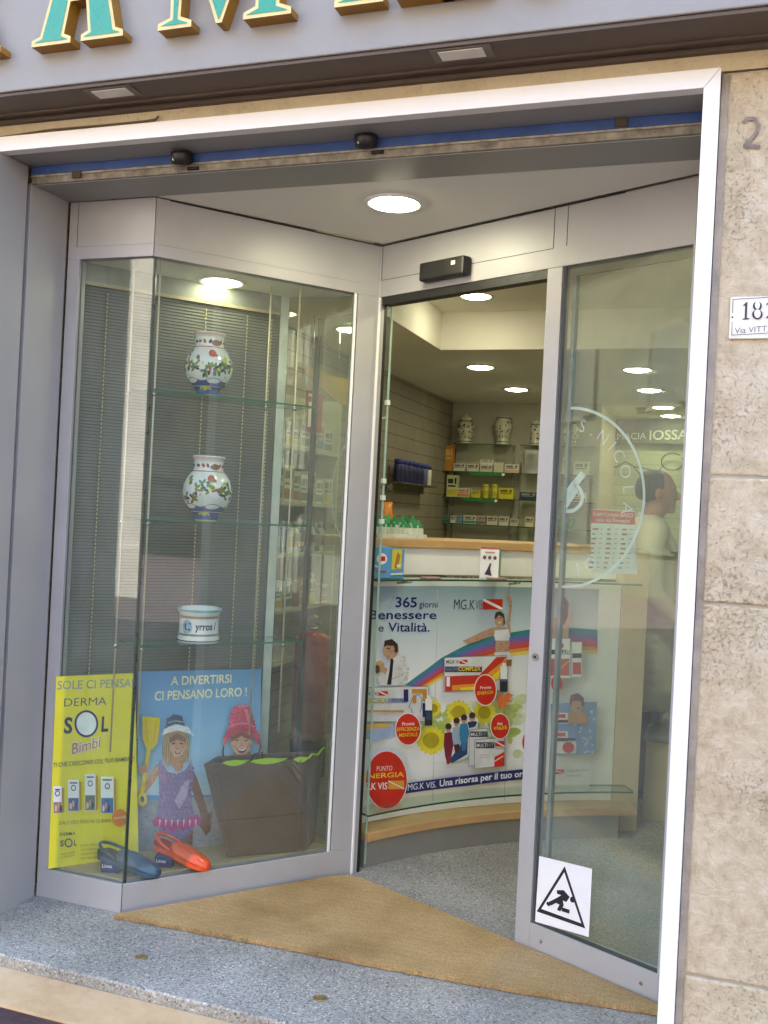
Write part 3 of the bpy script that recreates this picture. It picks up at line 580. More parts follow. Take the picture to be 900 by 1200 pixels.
for ch, d in (('O', -62), ('I', -74)): ring_text(ar, ch, radians(d), .235, .042)
def stroke(ar, pts, w0, M=ETCH):
    L_, R_ = [], []
    P_ = [Vector(p) for p in pts]
    for k, p in enumerate(P_):
        t = (P_[min(k+1, len(P_)-1)]-P_[max(k-1, 0)]).normalized(); n = Vector((-t.y, t.x))*w0/2; L_.append(p+n); R_.append(p-n)
    N = len(P_); ar._add([(sc_+q.x, zc_+q.y) for q in L_+R_], [(k, k+1, N+k+1, N+k) for k in range(N-1)], M, 1)
stroke(ar, [(.0, -.005), (.03, .035), (.075, .085)], .026)
stroke(ar, [(.02*1+.055*cos(radians(t)), .0+.048*sin(radians(t))) for t in range(-120, 80, 12)], .014)
stroke(ar, [(.0, -.045), (.02, -.012), (.05, .03)], .02)
ar.build('etched_emblem', lf)
l2 = thing('sliding_door', 'left glass leaf of the sliding door with an etched arc, parked behind the display bay', 'glass door', (PD(-.2, .08)[0], PD(-.2, .08)[1], 0), 'sliding glass door leaves')
glass('glass_pane', l2, PD(-.475, .085), PD(-.012, .085), .02, 2.36, .008)
mb = MB(); mb.prism([PD(-.49, .082), PD(-.468, .082), PD(-.468, .098), PD(-.49, .098)], .02, 2.28, mat('23241f', .5)); mb.build('edge_strip', l2)
mb = MB(); mb.prism([PD(-.0115, .084), PD(-.008, .084), PD(-.008, .094), PD(-.0115, .094)], .02, 2.36, mat('9fb8ab', .3))
for z in (1.95, 1.62, 1.55, 1.45): mb.prism([PD(-.018, .079), PD(-.004, .079), PD(-.004, .099), PD(-.018, .099)], z, z+.02, mat('e4e6e0', .4))
mb.build('edge_profile', l2)
S2 = Plane(PD(0, .083), PD(LD, .083)); ar = Art(S2, .0003); sc_ = -.012
ering(ar, pi/2, 3*pi/2, RO, RO-.0095); stroke(ar, [(-.045*1+.05*cos(radians(t)), .05*sin(radians(t))) for t in range(60, 300, 14)], .012)
ar.build('etched_emblem', l2)

# motion sensor over the door
p0, p1 = sd(499, 320), sd(553, 310)
se = thing('door_sensor', 'black motion sensor box mounted on the header above the door', 'sensor', (PD((p0+p1)/2, 0)[0], PD((p0+p1)/2, 0)[1], 2.42))
mb = MB(); zz = onv(526, 317, B, D).z
mb.prism([PD(p0, -.002), PD(p1, -.002), PD(p1-.004, -.045), PD(p0+.004, -.045)][::-1], zz-.036, zz+.036, BLACKP); mb.build('housing', se, bevel=.008)
mb = MB(); mb.prism([PD(p1-.065, -.0455), PD(p1-.045, -.0455), PD(p1-.045, -.046), PD(p1-.065, -.046)], zz+.005, zz+.02, mat('cfcfca', .5)); mb.build('badge', se)

# warning sticker on the fixed pane
PS = Plane(PD(0, .0105), PD(LD, .0105)); stk = thing('warning_sticker', 'white square sticker with a black tripping figure in a triangle, low on the glass pane', 'sticker', (0, 0, 0)); 
a_, z_ = PS.st(660, 1050); stk.location = PS.xyz(a_, z_ - .08)
ar = Art(PS, .0004); INK = mat('17161f', .5)
ar.poly([(632, 1003), (694, 1018), (690, 1098), (627, 1080)], mat('f2f1f4', .4, noise=.02)); 
ar.poly([(662, 1015), (686, 1088), (629, 1068)], INK); ar.poly([(661.5, 1022), (681.5, 1082), (634.5, 1065)], mat('f2f1f4', .4, noise=.02))
ar.ell(671.5, 1054, 3.2, 3.6, INK); ar.poly([(653, 1043), (661, 1043), (668, 1051), (664, 1057), (660, 1055), (661, 1061), (657, 1068), (653, 1066), (656, 1060), (652, 1058), (646, 1061), (643, 1057), (651, 1053), (658, 1049), (653, 1047)], INK)
ar.poly([(659, 1063), (668, 1066), (667.5, 1070.5), (658.5, 1067.5)], INK); ar.poly([(642, 1056), (646, 1060), (643.5, 1062), (640.5, 1059)], INK)
ar.build('printed_sheet', stk)
# price leaflet
PSl = Plane(PD(0, .12), PD(LD, .12)); lea = thing('price_leaflet', 'white price list with red heading hanging behind the glass pane beside the etched emblem', 'leaflet', PSl.xyz(*PSl.st(718, 672)))
ar = Art(PSl, .0005); ar.poly([(692, 596), (744, 599), (746.5, 673), (693, 671)], mat('dedbd0', .5)); ar.poly([(692, 597), (744, 600), (744.5, 615), (692.5, 613)], mat('c4372f', .5))
wt = mat('efe8e2', .5); ar.text('Scopri il prezzo BASSO', (695, 604), (742, 606.5), 4.5, wt); ar.text('nella tua Farmacia', (699, 611), (738, 612.5), 4, wt)
for r_ in range(9):
    for c_ in range(3):
        u0 = 695+c_*17.5; v0 = 619+r_*5.6+c_*.3; M_ = mat(random.choice(['5d5a52', '77736a', 'b5452f', '8a867c']), .6)
        ar.rect(u0, v0, u0+random.uniform(3, 7), v0+2, M_); ar.rect(u0+9, v0+.3, u0+9+random.uniform(2, 5), v0+1.5, mat('a5a197', .6))
ar.build('printed_sheet', lea)

# ------------------------------------------------------------------ door mat, floor studs, house number
mb = MB(); fe = [(-1.995, 3.02), (-1.75, 3.035), (-1.45, 3.05), (-1.0, 3.062), (-.57, 3.09), (-.128, 3.135)]
bk = [(-.128, 3.185), (-.35, 3.30), (-.62, 3.425), (-1.0, 3.60), (-1.32, 3.745), (-1.40, 3.745), (-1.46, 3.69)]
N_ = 300; dense = []
for i in range(len(fe)-1):
    for k in range(40):
        t = k/40; dense.append((fe[i][0]*(1-t)+fe[i+1][0]*t, fe[i][1]*(1-t)+fe[i+1][1]*t+random.uniform(-.0025, .0025)))
mb.prism(dense+[fe[-1]]+bk, .002, .017, COIR)
tuft = mb
for i in range(900):
    k = random.randrange(len(dense)-1); x, y = dense[k]; zz_ = random.uniform(.004, .016)
    tuft.tube([(x, y+.002, zz_), (x+random.uniform(-.004, .004), y-random.uniform(.002, .007), zz_+random.uniform(-.004, .004))], .0009, COIR, 4)
tag(mb.build('door_mat'), 'tan coir mat cut to fit the recessed doorway, with frayed front edge', 'door mat')
for (u, v), lb in (((165, 1122), 'round brass stud in the granite threshold, the one near the display bay corner'), ((375, 1170), 'round brass stud in the granite threshold, the one below the middle of the mat')):
    p = atz(u, v, 0); mb = MB(); mb.lathe([(.022, .0), (.022, .002), (.017, .003), (.0165, .0015), (.008, .002), (0, .003)], (p.x, p.y, 0.0005), mat('9c8b66', .4, .7, noise=.2), 24)
    tag(mb.build('floor_stud', org=(p.x, p.y, 0)), lb, 'floor stud', 'studs set in the threshold')
PP = Plane((0, 2.708), (1, 2.708)); npl = thing('house_number', 'white enamel house number plate reading 18 with street name, on the limestone pier', 'sign', (0.03, 2.71, 2.15))
a0, t0 = PP.st(854, 397); a1, t1 = PP.st(855, 348)
mb = MB(); mb.box(a0, a0+.19, 2.709, 2.716, t0, t1, mat('e8e6dc', .25, noise=.03, coat=.5)); mb.build('plate', npl, bevel=.002)
ar = Art(PP, .0004); INK2 = mat('3c2f46', .5)
ar.poly([(871, 357.5), (874.5, 354), (876, 354), (875.2, 372.5), (878, 373), (878, 374.3), (870, 374.8), (870, 373.6), (872.6, 373), (873.2, 358), (871, 359)], INK2)
PLW = mat('e8e6dc', .3, noise=.03)
for cv_, ru_, rv_ in ((358.6, 5.2, 5.4), (368.6, 6.2, 5.8)): ar.ell(887.5, cv_, ru_, rv_, INK2)
for cv_, ru_, rv_ in ((358.6, 3.0, 4.6), (368.6, 3.8, 5.0)): ar.ell(887.5, cv_, ru_, rv_, PLW, layer=30)
ar.text('2', (897, 373), (909, 372.4), 19, INK2, -.012, layer=2); ar.text('Via VITT. EMANUELE', (861, 391), (957, 385), 7, INK2, -.01)
ar.line([(859, 350), (858.5, 367)], .7, INK2); ar.line([(858, 377), (857.5, 393)], .7, INK2); ar.line([(859, 351), (960, 345)], .7, INK2); ar.line([(857.5, 393), (960, 387)], .7, INK2); ar.ell(858.2, 372, 1.2, 1.2, INK2)
ar.build('lettering', npl)
ar = Art(Plane((0, 2.7135), (1, 2.7135)), .0004); GR = mat('857b76', .95, noise=.4, nscale=45)
ar.line([(871, 144), (876, 139), (884, 139), (889, 146), (886, 156), (878, 165), (872, 172)], 4.5, GR, 1); ar.line([(871, 172), (880, 171), (891, 172)], 4.5, GR, 1.2)
tag(ar.mb.build('stencilled_number', org=(0.05, 2.7135, 2.6), recalc=False), 'faded grey figure 2 painted on the top block of the pier', 'painted number')
# ================================================================== downlights
def downlight(label, x, y, z, r, power, group='round recessed ceiling lamps'):
    t = thing('downlight', label, 'ceiling lamp', (x, y, z), group)
    mb = MB(); mb.lathe([(r*1.0, -.001), (r*1.0, -.006), (r*1.10, -.006), (r*1.22, -.003), (r*1.22, .0)], (x, y, z), WHITE, 40, cap=False); mb.build('trim_ring', t)
    E_ = mat(LAMP, .5, noise=0, emit=power*LAMP_W)
    mb = MB(); mb.lathe([(0.0, -.017), (r*.5, -.015), (r*.85, -.009), (r*.99, -.003)], (x, y, z), E_, 40, cap=False); mb.build('lamp_disc', t, recalc=False)
    return t
p = atz(462, 238, 2.60); downlight('round lit lamp in the porch ceiling, in front of the door', p.x, p.y, 2.60, .088, 50)
p = atz(260, 330, 2.388); downlight('round lit lamp in the ceiling of the display bay', p.x, p.y, 2.388, .08, 14)
downlight('lit lamp in the raised ceiling recess just inside the door', -1.44, 6.03-.45, 2.79, .085, 30)
for (u, v), lb in (((563, 430), 'lit lamp in the lowered ceiling, left one of the front row'), ((605, 456), 'lit lamp in the lowered ceiling near the painted jars'),
                   ((747, 433), 'lit lamp in the lowered ceiling seen through the fixed pane, nearest of that row'), ((761, 457), 'lit lamp in the lowered ceiling seen through the fixed pane, second of that row'),
                   ((777, 477), 'lit lamp in the lowered ceiling seen through the fixed pane, third of that row'), ((786, 487), 'lit lamp farthest back in the shop, just before the lettered board')):
    p = atz(u, v, 2.55); downlight(lb, p.x, p.y, 2.55, .088, 40)
downlight('extra lamp added in the lowered ceiling above the left wall shelves', -2.1, 5.3, 2.55, .085, 30)  # extra lamp, added near the front of the shop
downlight('extra lamp added in the raised ceiling recess to brighten the counter', -.55, 4.25, 2.79, .10, 105)  # extra lamp, added to brighten the counter front and banner

# ================================================================== painted jars
CER = mat('d8dcdd', .16, noise=.02, coat=.6, spec=.6); CBL = mat('3d5590', .2, noise=.15, coat=.5); CGR = mat('5f7f35', .25, noise=.1); CRED = mat('b0452c', .25, noise=.1)
CYE = mat('c4c44e', .25); CDK = mat('2d2f55', .25); CPK = mat('cf8f80', .3); CBR = mat('7d5a3c', .3)
def prof_r(prof, z):
    for a, b in zip(prof, prof[1:]):
        if a[1] <= z <= b[1] and b[1] > a[1]: return a[0]+(b[0]-a[0])*(z-a[1])/(b[1]-a[1])
    return prof[-1][0]
class Decal:
    """marks painted on a turned pot: angle around it and height"""
    def __init__(s, prof, c, facing): s.pr = prof; s.c = c; s.f = facing; s.mb = MB()
    def pt(s, w_, z, h=.0007):
        r = prof_r(s.pr, z)+h; a = s.f+w_; return (s.c[0]+r*cos(a), s.c[1]+r*sin(a), s.c[2]+z)
    def blob(s, w_, z, rw, rz, M, rot=0, n=10, h=.0007, tip=False):
        V = []
        for k in range(n):
            a = 2*pi*k/n; x = rw*cos(a); y = rz*sin(a)*((1-abs(cos(a))**3) if tip else 1); x, y = x*cos(rot)-y*sin(rot), x*sin(rot)+y*cos(rot)
            V.append(s.pt(w_+x/max(.03, prof_r(s.pr, z)), z+y, h))
        c = s.pt(w_, z, h+.0003)
        for k in range(n): s.mb.face([c, V[k], V[(k+1) % n]], M)
    def band(s, z0, z1, M, w0=-pi, w1=pi, n=48, h=.0006, wave=0, steps=3):
        for k in range(n):
            a0, a1 = w0+(w1-w0)*k/n, w0+(w1-w0)*(k+1)/n
            for q in range(steps):
                za, zb_ = z0+(z1-z0)*q/steps, z0+(z1-z0)*(q+1)/steps
                wv = lambda a, zz: zz+(wave*sin(5*a) if zz >= z1-1e-6 else 0)
                s.mb.face([s.pt(a0, wv(a0, za), h), s.pt(a1, wv(a1, za), h), s.pt(a1, wv(a1, zb_), h), s.pt(a0, wv(a0, zb_), h)], M)
    def text(s, body, w0, w1, z, cap, M, bold=0.0):
        vs, fs = text_mesh(body, bold); x0, x1 = min(v[0] for v in vs), max(v[0] for v in vs)
        V = [s.mb.b.verts.new(s.pt(w0+(w1-w0)*(x-x0)/(x1-x0), z+y*cap/.69, .001)) for x, y in vs]; i = s.mb.mi(M)
        for f in fs:
            try: s.mb.b.faces.new([V[q] for q in f]).material_index = i
            except ValueError: pass
def vase(label, u, vb, z, prof_px, seed):
    b = rod_at(u, vb, .105); k = (b-O0).dot(FW)/FPX
    c = (b.x, b.y, z); t = thing('porcelain_vase', label, 'vase', c, 'painted vases on the hanging shelves')
    pr = [(r*k, h*k) for r, h in prof_px]; mb = MB(); inner = [(pr[-1][0]-.004, pr[-1][1]-.001), (pr[-1][0]-.007, pr[-1][1]-.03), (0, pr[-1][1]-.04)]
    mb.lathe(pr+inner, c, CER, 48); mb.build('body', t)
    d = Decal(pr, c, atan2(-b.y, -b.x)); R_ = random.Random(seed); H = pr[-1][1]
    d.band(.02*H, .245*H, CBL, wave=.006); d.band(.005*H, .02*H, CYE)
    for w_ in (-.2, 1.6, 3.2, -1.8): d.blob(w_, .10*H, .022, .012, CYE, h=.0014)
    d.band(.955*H, .985*H, CPK, steps=1); d.band(.755*H, .77*H, CRED, steps=1)
    for i in range(16): d.blob(-pi+i*pi/8+R_.uniform(-.1, .1), .85*H, .006, .009, [CBR, CRED, CDK][i % 3], R_.uniform(0, 3))
    d.blob(.45, .83*H, .02, .012, CBR); d.blob(.15, .65*H, .015, .015, CRED, .4); d.blob(.28, .62*H, .010, .006, CRED)
    for i in range(30):                                  # leafy sprays with small flowers
        w_, zz_ = -pi+2*pi*i/30+R_.uniform(-.1, .1), H*R_.uniform(.33, .64)
        for q in range(5):
            a = R_.uniform(0, 2*pi); d.blob(w_+.11*cos(a), zz_+.016*sin(a), .0125, .0055, [CGR, CGR, CDK, CGR][q % 4], a, tip=True)
        d.blob(w_, zz_, .006, .006, R_.choice([CYE, CRED, CBL]), h=.0013)
    d.blob(.62, .50*H, .011, .030, CGR, -.5, tip=True); d.blob(.75, .56*H, .009, .030, CYE, -.3, tip=True)
    for i in range(7): d.blob(R_.uniform(-pi, pi), H*R_.uniform(.28, .6), .007, .003, CPK, R_.uniform(0, 3))
    d.mb.build('painted_flowers', t, recalc=False); return t
VP_ = [(12.0, 0), (12.6, 1.5), (12, 3), (13, 6), (17.5, 10.5), (23, 17), (26.5, 24.5), (28.3, 33), (27.6, 40), (25, 47), (20.5, 53.5), (17.6, 56.5), (16.8, 58.5), (16.9, 69), (18.4, 71.5), (18.6, 73.5)]
vase('white vase with painted red and green flowers on the top glass shelf', 243, 465, ZS[0]+.003, VP_, 3)
vase('pale blue-white vase with green sprigs on the second glass shelf', 241.5, 608, ZS[1]+.003, [(r*1.03, h*1.03) for r, h in VP_], 9)
b = rod_at(232, 757, .10); b.z = ZS[2]+.003; k = (b-O0).dot(FW)/FPX; c = (b.x, b.y, b.z)
pot = thing('ceramic_pot', 'low white apothecary pot with old lettering and turquoise rim on the bottom glass shelf', 'pot', c)
pr = [(23.5*k, 0), (24.5*k, 1*k), (24.3*k, 6*k), (23.2*k, 8*k), (23*k, 31*k), (23.6*k, 32.5*k), (25.4*k, 36*k), (25.6*k, 39*k), (24.6*k, 40*k)]
mb = MB(); mb.lathe(pr+[(22*k, 39.6*k), (21.5*k, 36*k), (0, 35*k)], c, CER, 48); mb.build('body', pot)
d = Decal(pr, c, atan2(-b.y, -b.x)); TUR = mat('6fa5a6', .3); BRN = mat('8f7b66', .4, noise=.3, nscale=200)
d.band(36*k, 39*k, TUR, steps=1); d.band(28.5*k, 31.5*k, BRN, steps=1); d.band(8.5*k, 11*k, BRN, steps=1); d.band(2*k, 3.3*k, CDK, steps=1)
d.blob(-.62, 19*k, 7*k, 9*k, mat('8fb1c8', .3)); d.text('C', -.78, -.42, 15*k, 9*k, CDK, .02); d.text('yrros /', -.18, .95, 16*k, 8*k, CDK, .03)
d.mb.build('painted_lettering', pot, recalc=False)

# ================================================================== posters, bag and shoes in the display bay
def board(name, label, cat, p, q, px, M, back=.006):
    """upright cardboard sheet; px = outline in the reference, on the plane p-q"""
    S = Plane(p, q); st = [S.st(*c) for c in px]; st[0] = (st[0][0], zf+.001); st[1] = (st[1][0], zf+.001); base = S.xyz(st[0][0], zf); t = thing(name, label, cat, base)
    mb = MB(); mb.hexa([S.xyz(a, z, 0) for a, z in st], [S.xyz(a, z, -back) for a, z in st], M); mb.build('board', t)
    return t, S
zf = .11; F_ = lambda u, v: (atz(u, v, zf).x, atz(u, v, zf).y)
YB = mat('ebe03a', .45, noise=.03); NAVY = mat('23305f', .4); PWH = mat('eef0f0', .4, noise=.02); GRB = mat('8c9aa0', .5)
pa = (-2.288, 3.098); pb = (pa[0]+dA.x*.33, pa[1]+dA.y*.33)
yp, S = board('yellow_poster', 'yellow cardboard sun cream poster with blue ring logo, standing left in the display bay', 'poster', pa, pb, [(57, 1013), (163, 988), (158, 789), (66, 793)], YB)
ar = Art(S, .0004)
ar.text('SOLE CI PENSA!', (67, 808), (156, 805), 10, GRB, .012)
ar.text('DERMA', (75, 828), (124.5, 826), 9.5, NAVY, -.008); ar.text('S', (74.5, 859), (84.5, 859), 18, NAVY, .03); ar.text('L', (118.5, 857), (126.5, 856.5), 17, NAVY, .03)
ar.ell(101, 848, 14, 16, NAVY); ar.ell(101, 848, 11.6, 13.4, mat('e9f0ee', .4))
ar.text('Bimbi', (84, 884), (117, 875), 13, mat('efe6da', .4), .05); ar.text('Bimbi', (84, 884), (117, 875), 13, mat('b07468', .4), 0)
ar.text('TI CHE CRESCONO COL TUO BAMBINO', (62, 899), (157, 891), 5.2, mat('5c6450', .5), .005)
for (u0, v0, u1, v1), cc in zip(((62, 921, 72, 953), (79, 913, 92, 950), (98.5, 906, 111, 949), (117, 909, 132, 952)), ('a67f78', '42619a', '6f7f74', '3f74ae')):
    ar.poly([(u1, v0+1), (u1+3, v0+3), (u1+3, v1-2), (u1, v1)], mat('b9982c', .5)); ar.rect(u0, v0, u1, v1, PWH)
    ar.rect(u0+.5, v0+(v1-v0)*.58, u1-.5, v1-.5, mat(cc, .4)); ar.ring((u0+u1)/2, v0+(v1-v0)*.26, 3, 3.6, 1, NAVY, 18); ar.rect(u0+2, v0+3, u1-2, v0+4.5, NAVY)
    for q in range(3): ar.ell(u0+3+q*3, v1-6-q % 2*3, 1.4, 4, mat(('e0c3ae', 'c79a80', '30405c')[q], .5))
ar.text("DAI 3 MESI FINO AI 12 ANNI", (68, 965), (128, 962), 4.2, mat('5c6450', .5)); ar.ell(139, 957, 9, 10, mat('d9802f', .5)); ar.text('novità', (132, 959), (146, 957), 4, mat('f0e4c0', .5))
ar.text('DERMA', (69, 978), (87, 976.5), 3.6, NAVY, .01); ar.ring(79, 986, 4.6, 5.4, 1.3, NAVY, 20); ar.text('S', (69, 990), (73, 990), 7, NAVY, .02); ar.text('L', (85, 989), (88, 989), 7, NAVY, .02)
for q, s_ in enumerate(('Linea solare', 'dermatologicamente', 'testata per la pelle', 'dei bambini')): ar.text(s_, (93, 990+q*5), (112+q % 2*5, 988.5+q*5), 3, mat('8f8238', .5))
ar.text('profumata', (70, 1004), (86, 1001), 2.6, mat('8f8238', .5)); ar.text('senza', (70, 1000), (86, 997), 2.6, mat('8f8238', .5))
ar.build('printed_art', yp)

pa, pb = F_(165, 998), F_(253, 990.5)
SKYB = grad_mat('poster_sky', 'Z', .3, .92, [(0, 'b9d2e2'), (.35, '8fbfe2'), (1, '377fc4')])
bp, S = board('blue_poster', 'blue poster of two children in bathing clothes on a beach, standing behind the shoes', 'poster', pa, pb, [(160, 998.5), (304, 986), (306, 784), (162, 787)], SKYB)
ar = Art(S, .00025); SK = mat('c8957a', .5, noise=.06); SKD = mat('6e4a42', .5); HB = mat('c9ab7d', .6, noise=.2, nscale=60); LAV = mat('9a83b4', .5, noise=.12, nscale=90); PNK = mat('d05a9a', .5, noise=.1); SH_Y = mat('dfc52f', .4); SAND = mat('9c9ea8', .7, noise=.15, nscale=60)
ar.poly([(160.5, 998), (304, 985.5), (304.5, 936), (162, 932)], SAND, 1)
for i in range(60):
    u, v = random.uniform(163, 303), random.uniform(938, 990); ar.ell(u, v, random.uniform(.6, 2), random.uniform(.3, .7), mat('70727c', .7), 6, layer=1.6)
ar.poly([(161, 939), (240, 934), (304, 936), (304, 931), (161, 932)], mat('5b93c4', .5), layer=1.8)
ar.text('A DIVERTIRSI', (200, 803), (271, 800), 10, mat('efe9b6', .4), .015); ar.text('CI PENSANO LORO !', (181, 821), (289, 815.5), 10.5, mat('efe9b6', .4), .015)
# girl on the left: arms, legs, suit, head, hat
def part(px, base, ca=None, cb=None, n=0, r=1.2, d=(1, .3), seed=1): ar.poly(px, mat(base, .5, noise=.05)); (ar.mottle(px, ca, cb, n, r, d, seed) if n else None)
part([(184, 896), (177, 905), (169, 917), (163, 924), (165, 932), (172, 928), (181, 916), (187, 906)], 'cda286', 'dcb79c', 'a5785f', 40, 1.3)
part([(224, 897), (231, 912), (238, 933), (245, 957), (242, 972), (237, 966), (233, 948), (224, 924)], '8a6252', 'a57a66', '6a473b', 40, 1.4)
part([(243, 955), (249, 950), (245, 966), (248, 962), (246, 974), (241, 978), (234, 968), (236, 960)], '7d574a', '946b5b', '604136', 18, 1.2)
part([(184, 966), (203, 977), (201, 993), (188, 995)], 'c89c82', 'd6b097', '9a6f5c', 40, 1.5); part([(208, 977), (227, 964), (225, 991), (211, 993)], '8f6757', 'a87d6a', '6e4b3f', 36, 1.5)
SUIT = [(186, 893), (191, 896), (196, 904), (206, 907), (216, 903), (221, 896), (225, 894), (227, 905), (225, 922), (224, 938), (228, 957), (226, 972), (216, 982), (207, 988), (196, 981), (186, 973), (183, 957), (187, 938), (186, 915)]
part(SUIT, '8d7aa6', 'a796bd', '6f5c8c', 230, 1.5, (1, .15), 4)
for q in range(60):
    u_, v_ = 188+(q % 8)*4.7+(q//8 % 2)*2.3, 908+(q//8)*7; ar.ell(u_, v_, .7, .7, mat('c79ab4', .5), 6, layer=26)
ar.line([(190, 897), (187, 890)], 1.4, mat('9a83b4', .5)); ar.line([(222, 897), (224, 890)], 1.4, mat('9a83b4', .5))
part([(204, 938), (211, 925), (217, 915), (222, 914), (219, 932), (210, 948)], 'b8aacb', 'd3c8de', '9a89b4', 18, 1.4)
RUF = [(178, 962), (184, 956), (192, 960), (200, 962), (208, 963), (216, 961), (224, 957), (230, 954), (236, 959), (234, 968), (229, 965), (225, 971), (219, 968), (214, 974), (208, 970), (202, 975), (197, 970), (191, 973), (186, 967), (181, 968)]
part(RUF, 'b8488a', 'd06aa4', '8a2f66', 60, 1.2, (0, 1), 5)
for u in (186, 193, 200, 207, 214, 221, 228): ar.poly([(u, 960), (u+2.4, 960), (u+.6, 969)], mat('efc9dc', .5))
part([(199, 890), (205, 903), (213, 902), (216, 890), (214, 880), (200, 880)], 'bd9177', 'cda58a', '956a56', 22, 1.2)
HAIRP = [(193, 893), (190, 884), (190, 869), (195, 856), (207, 850), (218, 856), (222, 869), (221, 883), (217, 893), (213, 890), (215, 876), (200, 876), (200, 895), (196, 898)]
part(HAIRP, 'b39a76', 'd2bd97', '8a714f', 60, 1.1, (1, 0), 6)
for q in range(26): u_ = 190.5+(q % 13)*.75+(q//13)*21; ar.line([(u_+(2 if u_ < 207 else -2), 860), (u_, 874), (u_+random.uniform(-1.5, 1.5), 890+random.uniform(-3, 5))], .45, mat(('8f7752', 'dcc9a2', 'a58b64')[q % 3], .6))
FACE = [(207+10*cos(t)*(1-.12*max(0, sin(t))), 871+(14.5 if sin(t) > 0 else 12)*sin(t)) for t in [2*pi*k/26 for k in range(26)]]
part(FACE, 'cfa58a', 'e2c0a6', 'ad826c', 90, 1.3, (.7, -.7), 7)
ar.poly([(197.5, 864), (207, 858), (216.5, 863), (216.5, 869), (207, 865.5), (198, 870)], mat('8d6655', .5)); 
for u_ in (202.5, 211.5): ar.ell(u_, 870, 2, .9, mat('3a2722', .5), 10); ar.line([(u_-2.4, 867.4), (u_, 866.6), (u_+2.4, 867.2)], .7, mat('7d5f45', .5)); ar.line([(u_-2, 871.8), (u_+2, 871.6)], .4, mat('8d6655', .5))
ar.poly([(206.6, 870), (208.2, 870), (209.6, 875.6), (207.4, 876.8), (205.2, 875.8)], mat('c79d82', .5)); ar.line([(205.2, 876), (207.4, 877), (209.6, 875.8)], .6, mat('83594a', .5))
ar.poly([(202.6, 878.6), (207.3, 880), (212, 878.2), (209.6, 882), (207.4, 882.8), (205, 882.2)], mat('9c4f4a', .5)); ar.poly([(203.8, 879.2), (207.3, 880.2), (211, 878.9), (207.4, 881.2)], mat('e6ddd4', .5))
ar.poly([(188, 861), (193, 851), (206, 846.5), (219, 850), (226, 861), (218, 857.5), (207, 855), (196, 857.5)], mat('dfe3e8', .5)); ar.mottle([(188, 861), (193, 851), (206, 846.5), (219, 850), (226, 861), (218, 857.5), (207, 855), (196, 857.5)], 'eceff2', 'b3bcc6', 30, 1.1, (1, .4), 8)
part([(193.5, 852), (194.5, 842), (202, 836), (212, 838), (216, 850), (205, 847)], '46566f', '62748f', '2f3c52', 36, 1.2, (1, 0), 9); ar.line([(195.5, 846), (205, 843.6), (214.5, 845)], 1, mat('a9b5c6', .5))
# toy spade
ar.poly([(166, 838), (187, 840), (184, 868), (178, 877), (170, 875), (166, 862)], SH_Y); ar.line([(174, 874), (169, 905), (165, 930)], 4.5, SH_Y); ar.ring(166, 935, 5.5, 8, 3, SH_Y); ar.poly([(162, 897), (170, 893), (172, 903), (164, 906)], SK)
ar.line([(170, 842), (172, 870)], .8, mat('b89c20', .5)); ar.line([(182, 843), (179, 870)], .8, mat('b89c20', .5))
# boy on the right with a bucket for a hat
part([(262, 897), (267, 886), (275, 879), (290, 879), (300, 886), (304, 896), (304, 930), (258, 930)], 'b58669', 'c99b7e', '87604c', 40, 1.6, (1, 0), 11)
FACE = [(281.5+12.6*cos(t)*(1-.10*max(0, sin(t))), 866+(17.5 if sin(t) > 0 else 15)*sin(t)) for t in [2*pi*k/26 for k in range(26)]]
part(FACE, 'd6a287', 'e6bda4', 'b07a66', 110, 1.4, (.6, -.6), 12)
ar.poly([(269, 862), (281, 855), (294, 861), (294, 867), (281, 861), (269, 868)], mat('8a5148', .5))
for u_ in (276, 287): ar.ell(u_, 866, 2.1, .9, mat('33211d', .5), 10); ar.line([(u_-2.6, 863.4), (u_, 862.4), (u_+2.6, 863.2)], .8, mat('6b4a38', .5))
ar.poly([(280.6, 865), (282.6, 865), (284.4, 871.2), (281.6, 872.6), (278.8, 871.4)], mat('cf9a80', .5)); ar.line([(278.8, 871.6), (281.6, 872.8), (284.4, 871.4)], .6, mat('834c40', .5))
ar.poly([(274.5, 874), (281.5, 876.4), (289, 873.4), (285.6, 879.6), (281.6, 881.2), (277.8, 879.8)], mat('8a3b3a', .5)); ar.poly([(275.6, 874.8), (281.5, 876.8), (288, 874.2), (284, 878), (279.4, 878.2)], mat('ece4da', .5))
ar.ell(272, 873, 2.6, 2.4, mat('cf8a74', .5), 10); ar.ell(291, 872, 2.4, 2.4, mat('b87462', .5), 10)
ar.line([(261, 868), (259.5, 880), (261.5, 890), (266, 896)], 1.8, mat('23232b', .4)); ar.line([(301, 860), (303.5, 873), (300, 886), (294, 894)], 1.8, mat('8f2a40', .4))
BRIM = [(260.5, 873), (260, 864), (264, 855), (272, 849), (282, 847), (293, 849), (301, 856), (303, 866), (301, 871), (295, 862), (289, 857.5), (281, 856), (273, 858.5), (266, 864)]
part(BRIM, 'c93c58', 'e2687f', '9c2a44', 70, 1.4, (.5, -.8), 13)
BUCK = [(265.5, 853), (268.5, 836), (271.5, 827.5), (277, 825), (287, 825), (292, 828), (294.5, 837), (297.5, 852), (289, 848.6), (281, 848), (272, 850)]
part(BUCK, 'cc3f5c', 'e4718a', 'a02e4a', 110, 1.5, (1, .1), 14); ar.line([(266.5, 850.5), (273, 847.5), (281, 846), (290, 847), (297, 850.5)], 1.2, mat('e39aac', .4)); ar.line([(268.8, 836), (281, 832.5), (294, 836)], .7, mat('8f2440', .4)); ar.ell(282, 826, 7.5, 1.5, mat('d97388', .4)); ar.poly([(284, 829), (288, 829.4), (292.5, 846), (288.5, 845.5)], mat('e0798e', .4))
